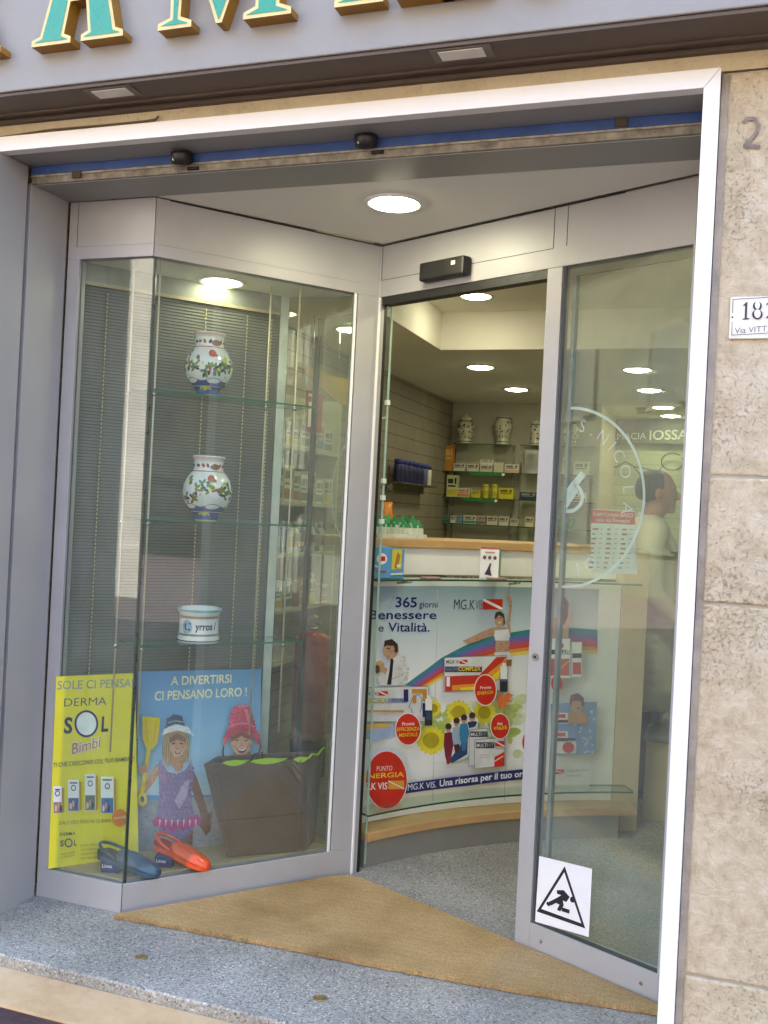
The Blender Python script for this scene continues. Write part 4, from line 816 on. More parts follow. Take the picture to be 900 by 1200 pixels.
ar.build('printed_art', bp)

# brown felt bag
FELT = mat('5e4c41', .95, noise=.16, nscale=120, bump=.5, bscale=240, sheen=.3); LIME = mat('a3cf2a', .7, noise=.12, nscale=30)
bg_ = thing('felt_bag', 'brown felt tote bag with bright green lining, standing in the display bay against the glass', 'bag', (rod_at(300, 1009, .05).x, rod_at(300, 1009, .05).y, zf))
bl_, br_ = rod_at(266, 1010, .085), rod_at(357, 1008, .03)
zt = rod_at(300, 893, .06).z; tl, tr = rod_at(239, 891, .10), rod_at(361, 897, .03)
fd = Vector((br_.x-bl_.x, br_.y-bl_.y, 0)).normalized(); di = (Vector((-fd.y, fd.x, 0))*.8+fd*.55).normalized()
def lat(f0, f1, f2, f3, nu=12, nv=10): pass
v3 = lambda p, z: Vector((p.x, p.y, z))
b00, b10 = v3(bl_, zf+.003), v3(br_, zf+.003); t00, t10 = v3(tl, zt), v3(tr, zt)
b01, b11, t01, t11 = b00+di*.12, b10+di*.12, t00+di*.135, t10+di*.145+fd*.02
def sheet(mb, a, b_, c_, d_, M, nu=14, nv=14, bulge=0.0, nrm=Vector((0, 0, 0)), wob=.0025, lip=0):
    g = []
    for j in range(nv+1):
        row = []
        for i in range(nu+1):
            s_, t_ = i/nu, j/nv; p = (a*(1-s_)+b_*s_)*(1-t_)+(d_*(1-s_)+c_*s_)*t_
            p = p + nrm*(bulge*sin(pi*s_)*sin(pi*t_)+wob*1.8*sin(7*s_+3*t_)*sin(5*t_+2*s_))
            if lip and j == nv: p = p+Vector((0, 0, lip*sin(9*s_+1)))
            row.append(mb.b.verts.new(p))
        g.append(row)
    for j in range(nv):
        for i in range(nu):
            f = mb.b.faces.new((g[j][i], g[j][i+1], g[j+1][i+1], g[j+1][i])); f.material_index = mb.mi(M); f.smooth = True
mb = MB(); nf = -di
sheet(mb, b00, b10, t10, t00, FELT, bulge=.008, nrm=nf); sheet(mb, b10, b11, t11, t10, FELT, bulge=-.018, nrm=Vector((dA.x, dA.y, 0))); sheet(mb, b11, b01, t01, t11, FELT, nrm=di); sheet(mb, b01, b00, t00, t01, FELT, bulge=-.01, nrm=-Vector((dA.x, dA.y, 0)))
sheet(mb, b00, b10, b11, b01, FELT)
bmesh.ops.remove_doubles(mb.b, verts=mb.b.verts, dist=.0008)
o = mb.build('body', bg_); md = o.modifiers.new('thick', 'SOLIDIFY'); md.thickness = .004; md.offset = -1
mb = MB()
for s0, s1, t0 in ((.10, .10, 0), (.90, .93, 0)):
    pts = [b00.lerp(b10, s0).lerp(t00.lerp(t10, s1), q/8)+nf*(.006+.007*sin(pi*q/8)) for q in range(9)]; mb.tube(pts, .0022, FELT, 6)
pts = [(b00.lerp(t00, .40)).lerp(b10.lerp(t10, .42), q/10)+nf*(.006+.009*sin(pi*q/10)) for q in range(11)]; mb.tube(pts, .0018, mat('4a392e', .95), 6)
mb.build('seam', bg_)
mb = MB()
for s0, s1, h0 in ((.18, .40, .014), (.44, .77, .016), (.86, 1.0, .013)):
    N = 10
    for q in range(N):
        def pp(q, e): 
            s_ = s0+(s1-s0)*q/N; base = t00.lerp(t10, s_); k_ = sin(pi*min(1, max(0, q/N)))
            return base+nf*(.004 if e == 0 else (.007 if e == 1 else -.03))+Vector((0, 0, [-.012*k_, .004+h0*k_*.6, .002][e]))
        mb.face([pp(q, 0), pp(q+1, 0), pp(q+1, 1), pp(q, 1)], LIME); mb.face([pp(q, 1), pp(q+1, 1), pp(q+1, 2), pp(q, 2)], LIME)
pts = [t10.lerp(t11, q/6)+Vector((.004, -.003, .006+.008*sin(q*1.4))) for q in range(7)]; mb.tube(pts, .005, LIME, 6)
bmesh.ops.remove_doubles(mb.b, verts=mb.b.verts, dist=.0005); o = mb.build('lining', bg_); md = o.modifiers.new('thick', 'SOLIDIFY'); md.thickness = .003
mb = MB(); c0, c1 = t00.lerp(t10, .52)+di*.03, t00.lerp(t10, .35)+di*.06
mb.tube([c0+Vector((0, 0, -.03)), c0+Vector((.0, 0, .03)), c0.lerp(c1, .5)+Vector((0, 0, .02)), c1+Vector((0, 0, -.03))], .004, mat('3c2f26', .9), 6); mb.build('handle', bg_)

# clogs propped on small blue boxes
def clog(label, heel, toe, zh, M, MI):
    h, t_ = Vector(heel), Vector(toe); d = t_-h; L = Vector((d.x, d.y)).length; a = atan2(d.y, d.x)
    o = thing('clog', label, 'shoe', ((h.x+t_.x)/2, (h.y+t_.y)/2, zf), 'rubber clogs in the display bay')
    pitch = zh/L
    def W(x, y, z):       # x 0..1 heel->toe, y side, z up
        X = x*L; zz_ = z+zh*(1-x)**1.0
        return (h.x+X*cos(a)-y*sin(a), h.y+X*sin(a)+y*cos(a), zf+.002+zz_)
    half = lambda x: .043*(1-.45*max(0, (x-.66)/.34)**2.2)*(0.80+.20*min(1, abs(x-.35)*2.6))*(1 if x > .08 else .62+.38*x/.08)*(1 if x < .97 else .8)
    mb = MB(); n = 22; m_ = 16
    def ring_(x, top): # outline sections
        w_ = half(x); pts = []
        for k in range(m_):
            b_ = 2*pi*k/m_; yy = w_*cos(b_); s_ = sin(b_); z = .016 + (top*s_ if s_ > 0 else .016*s_)
            pts.append(W(x, yy, z))
        return pts
    rings = []
    for i in range(n+1):
        x = .36+(1.0-.36)*i/n; u_ = (x-.36)/.64
        top = .010+.034*sin(pi*min(1, .18+.82*u_))**.8*(1-.25*u_)
        rings.append([mb.b.verts.new(p) for p in ring_(min(x, .995), max(.006, top if u_ < .97 else .012))])
    for i in range(n):
        for k in range(m_):
            f = mb.b.faces.new((rings[i][k], rings[i][(k+1) % m_], rings[i+1][(k+1) % m_], rings[i+1][k])); f.material_index = mb.mi(M); f.smooth = True
    mb.b.faces.new(rings[-1]).material_index = mb.mi(M); mb.b.faces.new(rings[0][::-1]).material_index = mb.mi(MI)
    mb.build('upper', o, smooth=True)
    mb = MB(); N = 40; lo, hi = [], []
    for k in range(N):
        b_ = 2*pi*k/N; x = .5+.5*cos(b_); y = half(min(.995, max(.005, x)))*(1 if sin(b_) >= 0 else -1)*min(1, abs(sin(b_))*1.6)*1.04
        lo.append(W(x, y, 0)); hi.append(W(x, y*1.02, .017))
    mb.hexa(lo, hi, M); mb.hexa([(p[0], p[1], p[2]+.0005) for p in hi], [(p[0], p[1], p[2]+.002) for p in hi], MI); mb.build('sole', o, bevel=.003)
    mb = MB(); pts = [W(.40-.36*sin(pi*q/12), .045*cos(pi*q/12), .03+.016*sin(pi*q/12)) for q in range(13)]; mb.tube(pts, .006, M, 8); mb.build('heel_rim', o)
    mb = MB()
    for q in range(4): mb.lathe([(.0, .0), (.004, .0), (.004, .001), (0, .001)], Vector(W(.55+.09*q, .012*(-1)**q, .045+.01*sin(q))), MI, 8)
    mb.build('vent_stud', o) if False else mb.b.free()
    return o
BLC = mat('37536b', .35, noise=.1, coat=.2); BLI = mat('26394b', .5); ORC = mat('e0532a', .3, noise=.08, coat=.3); ORI = mat('b23b1d', .5)
h_, t_ = atz(114, 1016, zf), atz(186, 1029, zf); clog('dark blue rubber clog at the corner of the display bay, heel on a small box', (h_.x, h_.y, 0), (t_.x, t_.y-.0, 0), .048, BLC, BLI)
h_, t_ = atz(180, 1009, zf), atz(245, 1021, zf); clog('orange rubber clog in front of the blue poster, heel on a small box', (h_.x, h_.y, 0), (t_.x, t_.y, 0), .062, ORC, ORI)
for (u, v), lb in (((126, 1023), 'small dark blue card box under the heel of the blue clog'), ((189, 1017), 'small dark blue card box under the heel of the orange clog')):
    p = atz(u, v, zf); t = thing('shoe_box', lb, 'box', (p.x, p.y, zf), 'small blue card boxes'); a = radians(18)
    mb = MB(); mb.obox((p.x, p.y+.022), .066, .045, zf+.001, zf+.044, a, mat('27306e', .4, noise=.05)); mb.build('carton', t, bevel=.001)
    q = Plane((p.x-.033*cos(a)+.022*sin(a)*0, p.y-.033*sin(a)-.0005), (p.x+.033*cos(a), p.y+.033*sin(a)-.0005)); q.p = Vector((p.x-.033*cos(a), p.y+.022-.0225-.033*sin(a)-.001))
    vs, fs = text_mesh('Linea', .01); art = Art(q, .0004); art._add([(.012+x*.018, zf+.020+y*.018) for x, y in vs], fs, PWH); art.build('lettering', t)

# ================================================================== counter
co = thing('pharmacy_counter', 'curved pharmacy counter with printed front, glass ledges, wood top and beige end panel', 'counter', (-.9, 4.6, 0))
PH0, PH1 = radians(151.3), radians(117.2)
def arc_slab(mb, R0, R1, z0, z1, M, a0=PH0, a1=PH1, n=36):
    Q_ = lambda R, k, z: (CX+R*cos(a0+(a1-a0)*k/n), CY+R*sin(a0+(a1-a0)*k/n), z); i = mb.mi(M)
    V = [[mb.b.verts.new(Q_(R, k, z)) for k in range(n+1)] for R, z in ((R0, z0), (R1, z0), (R1, z1), (R0, z1))]
    for e in range(4):
        for k in range(n):
            f = mb.b.faces.new((V[e][k], V[e][k+1], V[(e+1) % 4][k+1], V[(e+1) % 4][k])); f.material_index = i
    mb.b.faces.new([V[e][0] for e in range(4)][::-1]).material_index = i; mb.b.faces.new([V[e][n] for e in range(4)]).material_index = i
mb = MB(); arc_slab(mb, CR+.02, CR+.10, 0, .112, mat('8a8880', .5, noise=.06)); mb.build('kick_board', co)
mb = MB(); arc_slab(mb, CR, CR+.30, .113, .148, WOOD, a1=radians(115.2)); mb.build('plinth', co, bevel=.002)
mb = MB(); arc_slab(mb, CR+.125, CR+.145, .149, 1.205, WHITE); mb.build('front_panel', co)
mb = MB(); arc_slab(mb, CR+.20, CR+.22, 1.222, 1.343, WHITE); mb.build('upstand', co)
mb = MB(); arc_slab(mb, CR+.185, CR+.62, 1.344, 1.382, WOOD); mb.build('top_board', co, bevel=.003)
for z in (1.211, .222):
    mb = MB(); arc_slab(mb, CR+(.02 if z > 1 else .005), CR+.199 if z > 1 else CR+.124, z-.004, z+.004, GLASS_T, a1=radians(115.6))
    for f in mb.b.faces:
        f.normal_update()
        if abs(f.normal.z) < .5: f.material_index = mb.mi(mat('28513f', .2, noise=.05))
    mb.build('glass_ledge', co)
ae0, ae1 = radians(117.1), radians(113.9)
ep = lambda R, a: (CX+R*cos(a), CY+R*sin(a))
mb = MB(); mb.prism([ep(CR+.125, ae0), ep(CR+.125, ae1), ep(CR+.62, ae1), ep(CR+.62, ae0)], .0, 1.372, BEIGE); mb.build('end_panel', co, bevel=.003)
for u in (470, 600):
    a_, z_ = Cyl((CX, CY), CR+.10).st(u, 685); a_ = -a_/(CR+.10); mb = MB(); mb.tube([(CX+(CR+.03)*cos(a_), CY+(CR+.03)*sin(a_), 1.204), (CX+(CR+.125)*cos(a_), CY+(CR+.125)*sin(a_), 1.19)], .006, STEEL); mb.build('shelf_bracket', co)

# printed banner on the counter front
SB = Cyl((CX, CY), CR+.124)
bn = thing('printed_banner', 'printed white and blue health banner with rainbow and red discs across the counter front', 'banner', SB.xyz(*SB.st(560, 940)))
ar = Art(SB, .0003)
BG = grad_mat('banner_print', 'Z', .25, 1.17, [(0, 'f0f0ee'), (.55, 'eceeee'), (.80, 'c9d6dd'), (1.0, '92aabb')], .35)
a0, zt0_ = SB.st(428, 688); a1, _ = SB.st(702, 690); zb0 = SB.st(560, 944)[1]
a0 = -PH0*SB.R+.004
ar._add([(a0, zb0), (a1, zb0), (a1, 1.176), (a0, 1.176)], [(0, 1, 2, 3)], BG)
for u in (513, 597): ar.line([(u, 690), (u-6, 938)], .7, mat('c3c8ca', .4))
IND = mat('2a2a6a', .4); RD = mat('cf3022', .4); YLW = mat('f0cf2e', .4); FAM = mat('e9e2d8', .4)
def up(u, v): return (420+u/4, 670+v/4)
# soft meadow with sunflowers
MEAD = mat('a9bd5f', .5, noise=.3, nscale=9)
Rm = random.Random(11)
for q in range(170):
    u_, v_ = Rm.gauss(430, 105), Rm.gauss(725, 62)
    if q % 3 == 0: u_, v_ = Rm.gauss(670, 60), Rm.gauss(670, 60)
    far = max(abs(u_-430)/190 if u_ < 560 else abs(u_-670)/110, abs(v_-715)/140)
    if far > 1.05 or u_ < 250 or u_ > 775: continue
    ar.ell(*up(u_, v_), Rm.uniform(3, 8), Rm.uniform(3, 7), mat(Rm.choice(['b9c97a', 'a9bd62', 'c6cf86', 'b4c46e']) if far < .6 else Rm.choice(['d3dbb0', 'dde2c6', 'cdd8a4']), .5, noise=.12, nscale=20), 16, layer=(2.6 if far < .6 else 1.6)+q*.002)
for cx_, cy_, r_ in ((470, 660, 52), (350, 640, 34), (590, 660, 48), (340, 790, 60)):
    for q in range(16):
        a = 2*pi*q/16; ar.ell(*up(cx_+r_*.8*cos(a), cy_+r_*.8*sin(a)), r_*.09, r_*.05, mat('e8d93a', .5), 8, layer=3, rot=a)
    ar.ell(*up(cx_, cy_), r_*.16, r_*.16, mat('b8a62c', .5), 14, layer=3.4)
# rainbow
uptop = [(474, 803), (486, 794), (500, 784), (517, 771), (532, 763), (548, 755), (562, 750), (578, 745), (592, 742), (606, 740), (625, 737), (645, 736), (672, 736), (700, 738)]
uplow = [(500, 806), (508, 801), (518, 795), (530, 789), (543, 784), (556, 780), (568, 777), (581, 773), (595, 770), (607, 768), (625, 766), (645, 764), (672, 764), (700, 767)]
bands = ['3f8a86', '4f7cb4', '8468a4', 'b8587c', 'cf5440', 'e39a48', 'e9d766']
for q, cc in enumerate(bands):
    A_ = [(a[0]+(b_[0]-a[0])*q/7, a[1]+(b_[1]-a[1])*q/7) for a, b_ in zip(uptop, uplow)]; B_ = [(a[0]+(b_[0]-a[0])*(q+1)/7, a[1]+(b_[1]-a[1])*(q+1)/7) for a, b_ in zip(uptop, uplow)]
    ar.poly(A_+B_[::-1], mat(cc, .4, noise=.04), 4)
ar.k = 6
ar.text('365', up(172, 165), up(272, 166), 11.5, IND, .02); ar.text('giorni', up(283, 166), up(369, 168), 7.5, IND); ar.text('Benessere', up(50, 222), up(364, 222), 10.5, IND, .012); ar.text('e', up(92, 280), up(116, 280), 9, IND); ar.text('Vitalità.', up(136, 280), up(332, 280), 10.5, IND, .012)
BKI = mat('33343c', .4)
ar.text('MG.K', up(445, 176), up(543, 178), 12, BKI, -.006); ar.text('VIS', up(546, 178), up(577, 178), 12, mat('5a5c66', .4), -.012)
def flag(u0, v0, u1, v1, M=RD):
    ar.rect(*up(u0, v0), *up(u1, v1), M); ar.poly([up(u0, v0), up(u0+(u1-u0)*.13, v0), up(u1, v1-(v1-v0)*.16), up(u1, v1), up(u1-(u1-u0)*.13, v1), up(u0, v0+(v1-v0)*.16)], PWH)
flag(580, 128, 674, 176)
# woman stretching
WS = mat('c49b80', .5, noise=.08, nscale=40); WSD = mat('8c6450', .5); HRD = mat('3a2a24', .6, noise=.2)
ar.poly([up(485, 322), up(500, 318), up(560, 288), up(620, 262), up(645, 258), up(700, 262), up(690, 235), up(705, 180), up(702, 130), up(685, 112), up(692, 104), up(705, 112), up(716, 128), up(714, 185), up(706, 240), up(712, 275), up(706, 330), up(704, 380), up(636, 380), up(640, 340), up(632, 292), up(570, 320), up(510, 338)], WS)
ar.mottle([up(640, 330), up(706, 322), up(704, 378), up(637, 378)], 'cfa78c', '9a6f58', 26, 1.0, (1, 0), 21); ar.mottle([up(500, 320), up(560, 290), up(640, 262), up(640, 290), up(570, 318)], 'cfa78c', 'a27a62', 24, .8, (0, 1), 22); ar.mottle([up(698, 260), up(705, 180), up(702, 130), up(716, 130), up(713, 185), up(706, 240)], 'cfa78c', '9a6f58', 18, .7, (1, 0), 23)
ar.poly([up(636, 275), up(700, 268), up(708, 300), up(700, 322), up(640, 322), up(633, 300)], mat('dfe0ea', .5)); ar.poly([up(634, 376), up(706, 374), up(716, 412), up(690, 420), up(640, 404)], mat('e3e2e8', .5)); ar.poly([up(690, 412), up(716, 410), up(714, 440), up(692, 442)], WSD)
ar.ell(*up(656, 222), 5.5, 8.5, WS); ar.poly([up(634, 215), up(640, 190), up(660, 184), up(678, 196), up(684, 240), up(676, 256), up(676, 215), up(655, 202), up(640, 220)], HRD); ar.poly([up(648, 232), up(658, 237), up(668, 230), up(658, 243)], PWH); ar.line([up(640, 322), up(634, 350), up(640, 378)], .7, WSD); ar.ell(*up(649, 217), 1, .7, HRD, 8); ar.ell(*up(664, 215), 1, .7, HRD, 8)
# man with a sandwich
ar.poly([up(150, 390), up(180, 378), up(215, 398), up(232, 450), up(226, 515), up(205, 532), up(100, 532), up(82, 500), up(100, 470), up(130, 440)], mat('dcdcd8', .5, noise=.06)); ar.poly([up(146, 392), up(160, 402), up(154, 470), up(148, 528), up(128, 528), up(140, 460)], mat('22222c', .5))
ar.mottle([up(150, 395), up(180, 380), up(213, 398), up(230, 450), up(224, 515), up(205, 530), up(150, 530), up(160, 440)], 'e8e8e4', 'b3b4b4', 60, 1.2, (1, .2), 24); ar.line([up(180, 440), up(205, 480), up(150, 500)], .7, mat('a5a6a8', .5)); ar.ell(*up(146, 362), 9, 11, WS); ar.mottle([up(115, 345), up(175, 345), up(172, 395), up(130, 400)], 'c9a084', '8f6650', 26, 1.1, (1, 0), 25); ar.poly([up(112, 352), up(116, 322), up(150, 314), up(178, 338), up(178, 378), up(166, 376), up(160, 346), up(128, 344)], HRD); ar.poly([up(70, 428), up(95, 415), up(115, 430), up(110, 470), up(80, 470)], WS); ar.poly([up(72, 424), up(98, 412), up(104, 428), up(76, 440)], mat('c9a86a', .5)); ar.poly([up(100, 430), up(130, 455), up(120, 480), up(96, 462)], WS); ar.line([up(124, 360), up(140, 358)], 1.2, BKI); ar.ell(*up(80, 455), 3, 5, mat('5a4030', .5))
# cartons
def carton(pts, M=PWH): ar.poly([up(*p) for p in pts], mat('8a8f96', .5)); ar.poly([up(p[0]+(3 if i in (0, 3) else -3), p[1]+(3 if i < 2 else -3)) for i, p in enumerate(pts)], M)
carton([(395, 400), (690, 390), (690, 555), (392, 560)], mat('dcdede', .4))
ar.text('MG.K', up(404, 428), up(444, 428), 4, BKI, .02); ar.text('VIS', up(447, 428), up(464, 428), 4, BKI, 0); flag(467, 410, 504, 430); ar.rect(*up(398, 442), *up(572, 468), mat('353c5c', .4)); ar.text('NAOMI', up(402, 464), up(458, 463), 4.6, mat('8892b0', .4)); ar.text('COMPLEX', up(460, 463), up(566, 461), 4.8, YLW, .03)
ar.poly([up(398, 488), up(560, 482), up(640, 398), up(688, 396), up(560, 552), up(398, 556)], mat('c83a2a', .4, noise=.05)); ar.poly([up(430, 530), up(540, 522), up(688, 405), up(688, 440), up(570, 552), up(430, 553)], mat('e59a35', .4)); ar.poly([up(470, 540), up(560, 535), up(688, 430), up(688, 460), up(590, 552), up(470, 553)], YLW); ar.rect(*up(404, 490), *up(420, 535), PWH)
ar.rect(*up(655, 470), *up(692, 560), BKI); ar.rect(*up(657, 440), *up(690, 500), PWH); ar.rect(*up(658, 500), *up(689, 512), mat('5a6a9a', .4)); ar.rect(*up(665, 425), *up(682, 442), PWH)
carton([(-20, 540), (320, 534), (322, 700), (-20, 704)], mat('d7d9d8', .4)); ar.text('MG.K VIS', up(0, 577), up(80, 576), 3.8, BKI, .01); flag(82, 556, 126, 578); ar.rect(*up(0, 590), *up(215, 612), mat('8f9bb8', .4)); ar.poly([up(200, 548), up(222, 548), up(222, 606), up(200, 606)], IND); ar.text('MEMORY', up(18, 610), up(130, 608), 4.4, mat('e4e06a', .4), .03); ar.text('TOTAL', up(142, 607), up(200, 606), 4, IND)
ar.rect(*up(238, 546), *up(308, 566), mat('c58a3a', .4)); ar.rect(*up(290, 566), *up(308, 600), mat('c58a3a', .4)); ar.line([up(240, 660), up(236, 640), up(224, 630), up(236, 600), up(245, 580), up(270, 572), up(285, 590), up(284, 630), up(274, 655)], .8, mat('6a7090', .4)); ar.rect(*up(242, 575), *up(258, 612), mat('c58a3a', .4)); ar.rect(*up(0, 645), *up(200, 655), mat('c79a58', .4)); ar.rect(*up(288, 612), *up(304, 676), IND)
ar.poly([up(10, 708), up(150, 706), up(150, 770), up(60, 790), up(10, 775)], mat('9fb4d6', .5, noise=.2, nscale=8)); ar.poly([up(10, 708), up(150, 706), up(120, 725), up(20, 735)], mat('e0b25a', .5))
ar.rect(*up(298, 625), *up(333, 716), BKI); ar.rect(*up(300, 590), *up(332, 645), PWH); ar.rect(*up(307, 575), *up(324, 592), PWH); ar.rect(*up(302, 650), *up(330, 690), mat('3d4a62', .4))
ar.poly([up(640, 580), up(655, 560), up(665, 585), up(690, 560), up(714, 575), up(690, 595), up(712, 600), up(680, 612), up(690, 640), up(660, 622), up(655, 650), up(640, 610)], mat('dd7440', .5))
# family
ar.poly([up(380, 870), up(395, 730), up(430, 690), up(520, 655), up(550, 690), up(540, 760), up(500, 860), up(405, 898)], PWH)
ar.poly([up(410, 880), up(500, 760), up(498, 850), up(425, 892)], mat('2f4a7c', .5))
for q, (x, y, h, cc) in enumerate(((408, 722, 140, '7a2438'), (446, 695, 110, '9fb6cc'), (480, 680, 120, '3c86b0'), (518, 670, 50, '303a5a'))):
    ar.poly([up(x-18, y+28), up(x+16, y+24), up(x+24, y+h*.6), up(x+14, y+h), up(x-14, y+h+6), up(x-22, y+h*.6)], mat(cc, .5, noise=.1)); ar.ell(*up(x, y+6), 3.6, 5, WS); ar.ell(*up(x, y-3), 3.8, 3.6, HRD)
    if q < 3: ar.poly([up(x-14, y+h), up(x+14, y+h-4), up(x+8, y+h+30), up(x-8, y+h+34)], mat(('8a3040', '5a2a2a', '4a78a0')[q], .5))
carton([(502, 735), (592, 725), (592, 900), (500, 905)], mat('d3d5d4', .4)); ar.rect(*up(508, 742), *up(590, 768), BKI); ar.text('MULTI', up(512, 763), up(560, 762), 3.8, PWH, .004); ar.text('VIT', up(563, 762), up(586, 762), 3.8, mat('9aa', .4) if False else GRB)
carton([(528, 780), (672, 768), (670, 904), (526, 917)], mat('d9dbda', .4)); ar.rect(*up(534, 792), *up(622, 820), BKI); ar.text('MULTI', up(538, 815), up(588, 814), 4.2, PWH, .004); ar.text('VIT', up(591, 814), up(619, 814), 4.2, GRB, .01); flag(624, 786, 670, 812); ar.text('MG.K VIS', up(626, 826), up(664, 824), 2.4, BKI)
ar.poly([up(622, 860), up(668, 836), up(668, 900), up(620, 908)], RD); ar.line([up(622, 880), up(664, 855)], 1, PWH); ar.rect(*up(548, 850), *up(598, 853), mat('c9a8a4', .4)); ar.rect(*up(552, 862), *up(592, 864), mat('c9a8a4', .4))
# strip and discs
ar.poly([up(190, 985), up(480, 948), up(780, 915), up(780, 962), up(480, 996), up(190, 1032)], IND); ar.text('MG.K VIS.', up(210, 1016), up(345, 1001), 7.2, PWH, -.002); ar.text('Una risorsa per il tuo organismo', up(360, 998), up(885, 942), 7.6, PWH, .02)
def disc(x, y, rx, ry): ar.ell(*up(x, y), rx/4+1, ry/4+1, PWH); ar.ell(*up(x, y), rx/4, ry/4, RD)
disc(577, 548, 50, 70); ar.text('Pronta', up(552, 544), up(604, 541), 3.4, PWH, .01); ar.text('ENERGIA', up(539, 570), up(614, 565), 3.8, YLW, .012)
disc(210, 730, 58, 72); ar.text('Pronta', up(182, 714), up(240, 710), 3.8, PWH, .01); ar.text('EFFICIENZA', up(156, 740), up(264, 735), 4.2, YLW, .012); ar.text('MENTALE', up(166, 766), up(254, 762), 4.2, YLW, .012)
disc(645, 716, 43, 57); ar.text('Più', up(632, 712), up(656, 710), 3, PWH, .03); ar.text('VITALITÀ', up(613, 734), up(677, 729), 3.6, YLW, .03)
disc(780, 792, 30, 50); ar.text('PER', up(758, 805), up(782, 803), 4, YLW, .012)
disc(105, 965, 97, 133); ar.text('PUNTO', up(58, 924), up(132, 921), 5.5, mat('f0d8c4', .4)); ar.text('ENERGIA', up(-8, 962), up(188, 950), 5.6, YLW, .012); ar.text('MG.K VIS', up(-28, 1014), up(108, 1008), 8, PWH, .01); ar.rect(*up(113, 968), *up(188, 1008), mat('d99a3c', .4)); ar.line([up(113, 970), up(188, 1006)], 1, PWH)
# right third, behind the fixed pane
def rp(x, y): return (590+x/4, 660+y/4)
ar.poly([rp(150, 250), rp(255, 250), rp(275, 180), rp(300, 240), rp(290, 300), rp(285, 345), rp(200, 345)], WS); ar.poly([rp(240, 160), rp(265, 150), rp(288, 180), rp(285, 240), rp(265, 285), rp(250, 290), rp(262, 215), rp(240, 200)], HRD)
for (x0, y0, x1, y1) in ((300, 362, 352, 530), (110, 345, 296, 536)):
    ar.rect(*rp(x0, y0), *rp(x1, y1), mat('9aa0a2', .4)); ar.rect(*rp(x0+2, y0+3), *rp(x1-3, y1-3), PWH); ar.rect(*rp(x0+4, y0+54), *rp(x1-4, y0+76), BKI); ar.rect(*rp(x0+6, y0+96), *rp(x1-6, y1-16), mat('c9564a', .4))
ar.text('PLUS', rp(236, 418), rp(292, 416), 4.4, PWH, .03); ar.poly([rp(236, 372), rp(262, 370), rp(262, 390), rp(236, 392)], RD); ar.line([rp(232, 500), rp(288, 450)], 1, YLW)
ar.ell(*rp(230, 556), 6.5, 10, RD); ar.text('O', rp(228, 562), rp(244, 561), 4, YLW, .03)
BLM = mat('7f9fce', .5, noise=.25, nscale=10); ar.poly([rp(200, 650), rp(420, 640), rp(412, 885), rp(205, 890)], BLM)
for q in range(26): ar.ell(*rp(random.uniform(310, 408), random.uniform(680, 880)), random.uniform(.8, 2), random.uniform(.8, 2), mat('d4deea', .5), 8)
ar.ell(*rp(320, 650), 7, 11, WS); ar.poly([rp(286, 640), rp(292, 608), rp(326, 598), rp(354, 620), rp(356, 660), rp(346, 660), rp(338, 634), rp(300, 636), rp(294, 664)], mat('6e4a30', .6)); ar.poly([rp(275, 742), rp(282, 690), rp(310, 680), rp(330, 690), rp(352, 682), rp(370, 700), rp(372, 742)], mat('b98a5e', .5)); ar.ell(*rp(328, 668), 2, 1, mat('a34e4a', .5), 8)
for y in (690, 776): ar.rect(*rp(215, y), *rp(278, y+50), PWH); ar.rect(*rp(218, y+6), *rp(268, y+24), RD); ar.rect(*rp(215, y+32), *rp(278, y+46), BKI)
ar.rect(*rp(212, 822), *rp(318, 878), mat('dfe2e2', .4)); ar.ell(*rp(280, 850), 7, 6.5, RD); ar.rect(*rp(214, 806), *rp(316, 816), BKI)
ar.rect(*rp(216, 952), *rp(260, 974), RD); ar.line([rp(218, 956), rp(258, 972)], .8, PWH); ar.text('CEDEL PHARMA', rp(268, 966), rp(374, 958), 2.8, GRB); ar.rect(*rp(264, 980), *rp(340, 983), GRB)
ar.build('printed_art', bn)

# ---- things on the counter
def cpt(u, v, dR): S_ = Cyl((CX, CY), CR+dR); a, z = S_.st(u, v); p = S_.xyz(a, z); return p
p0_, p1_ = cpt(439, 672, .06), cpt(473, 672, .10)
ct = thing('leaflet_box', 'light blue card dispenser box with yellow picture, at the left end of the counter ledge', 'box', ((p0_.x+p1_.x)/2, (p0_.y+p1_.y)/2, 1.216))
cb = Vector((p1_.x-p0_.x, p1_.y-p0_.y)); L_ = cb.length; cb.normalize(); cn = Vector((-cb.y, cb.x)); zt_ = cpt(473, 641, .10).z
LB_ = mat('5f9fce', .4, noise=.05); pk = lambda a, n: (p0_.x+cb.x*a+cn.x*n, p0_.y+cb.y*a+cn.y*n)
mb = MB(); mb.hexa([(*pk(0, .01), 1.216), (*pk(L_*.4, -.015), 1.216), (*pk(L_, .0), 1.216), (*pk(L_*.75, .09), 1.216)], [(*pk(0, .01), zt_), (*pk(L_*.4, -.015), zt_), (*pk(L_, .0), zt_-.01), (*pk(L_*.75, .09), zt_)], LB_); mb.build('carton', ct, bevel=.0015)
q1 = Plane(pk(L_*.4, -.0155), pk(L_, -.0005)); W_ = L_*.62; ar = Art(q1, .0006)
R4 = lambda x0, y0, x1, y1: [(W_*x0, 1.216+(zt_-1.216)*y0), (W_*x1, 1.216+(zt_-1.216)*y0), (W_*x1, 1.216+(zt_-1.216)*y1), (W_*x0, 1.216+(zt_-1.216)*y1)]
ar._add(R4(.12, .28, .78, .93), [(0, 1, 2, 3)], mat('e2cf45', .4)); ar._add([(W_*x, 1.216+(zt_-1.216)*y) for x, y in ((.3, .35), (.5, .3), (.6, .5), (.68, .72), (.5, .85), (.4, .7))], [tuple(range(6))], mat('b5803a', .5)); ar._add(R4(.08, .10, .9, .16), [(0, 1, 2, 3)], PWH); ar._add(R4(.45, .34, .72, .44), [(0, 1, 2, 3)], PWH)
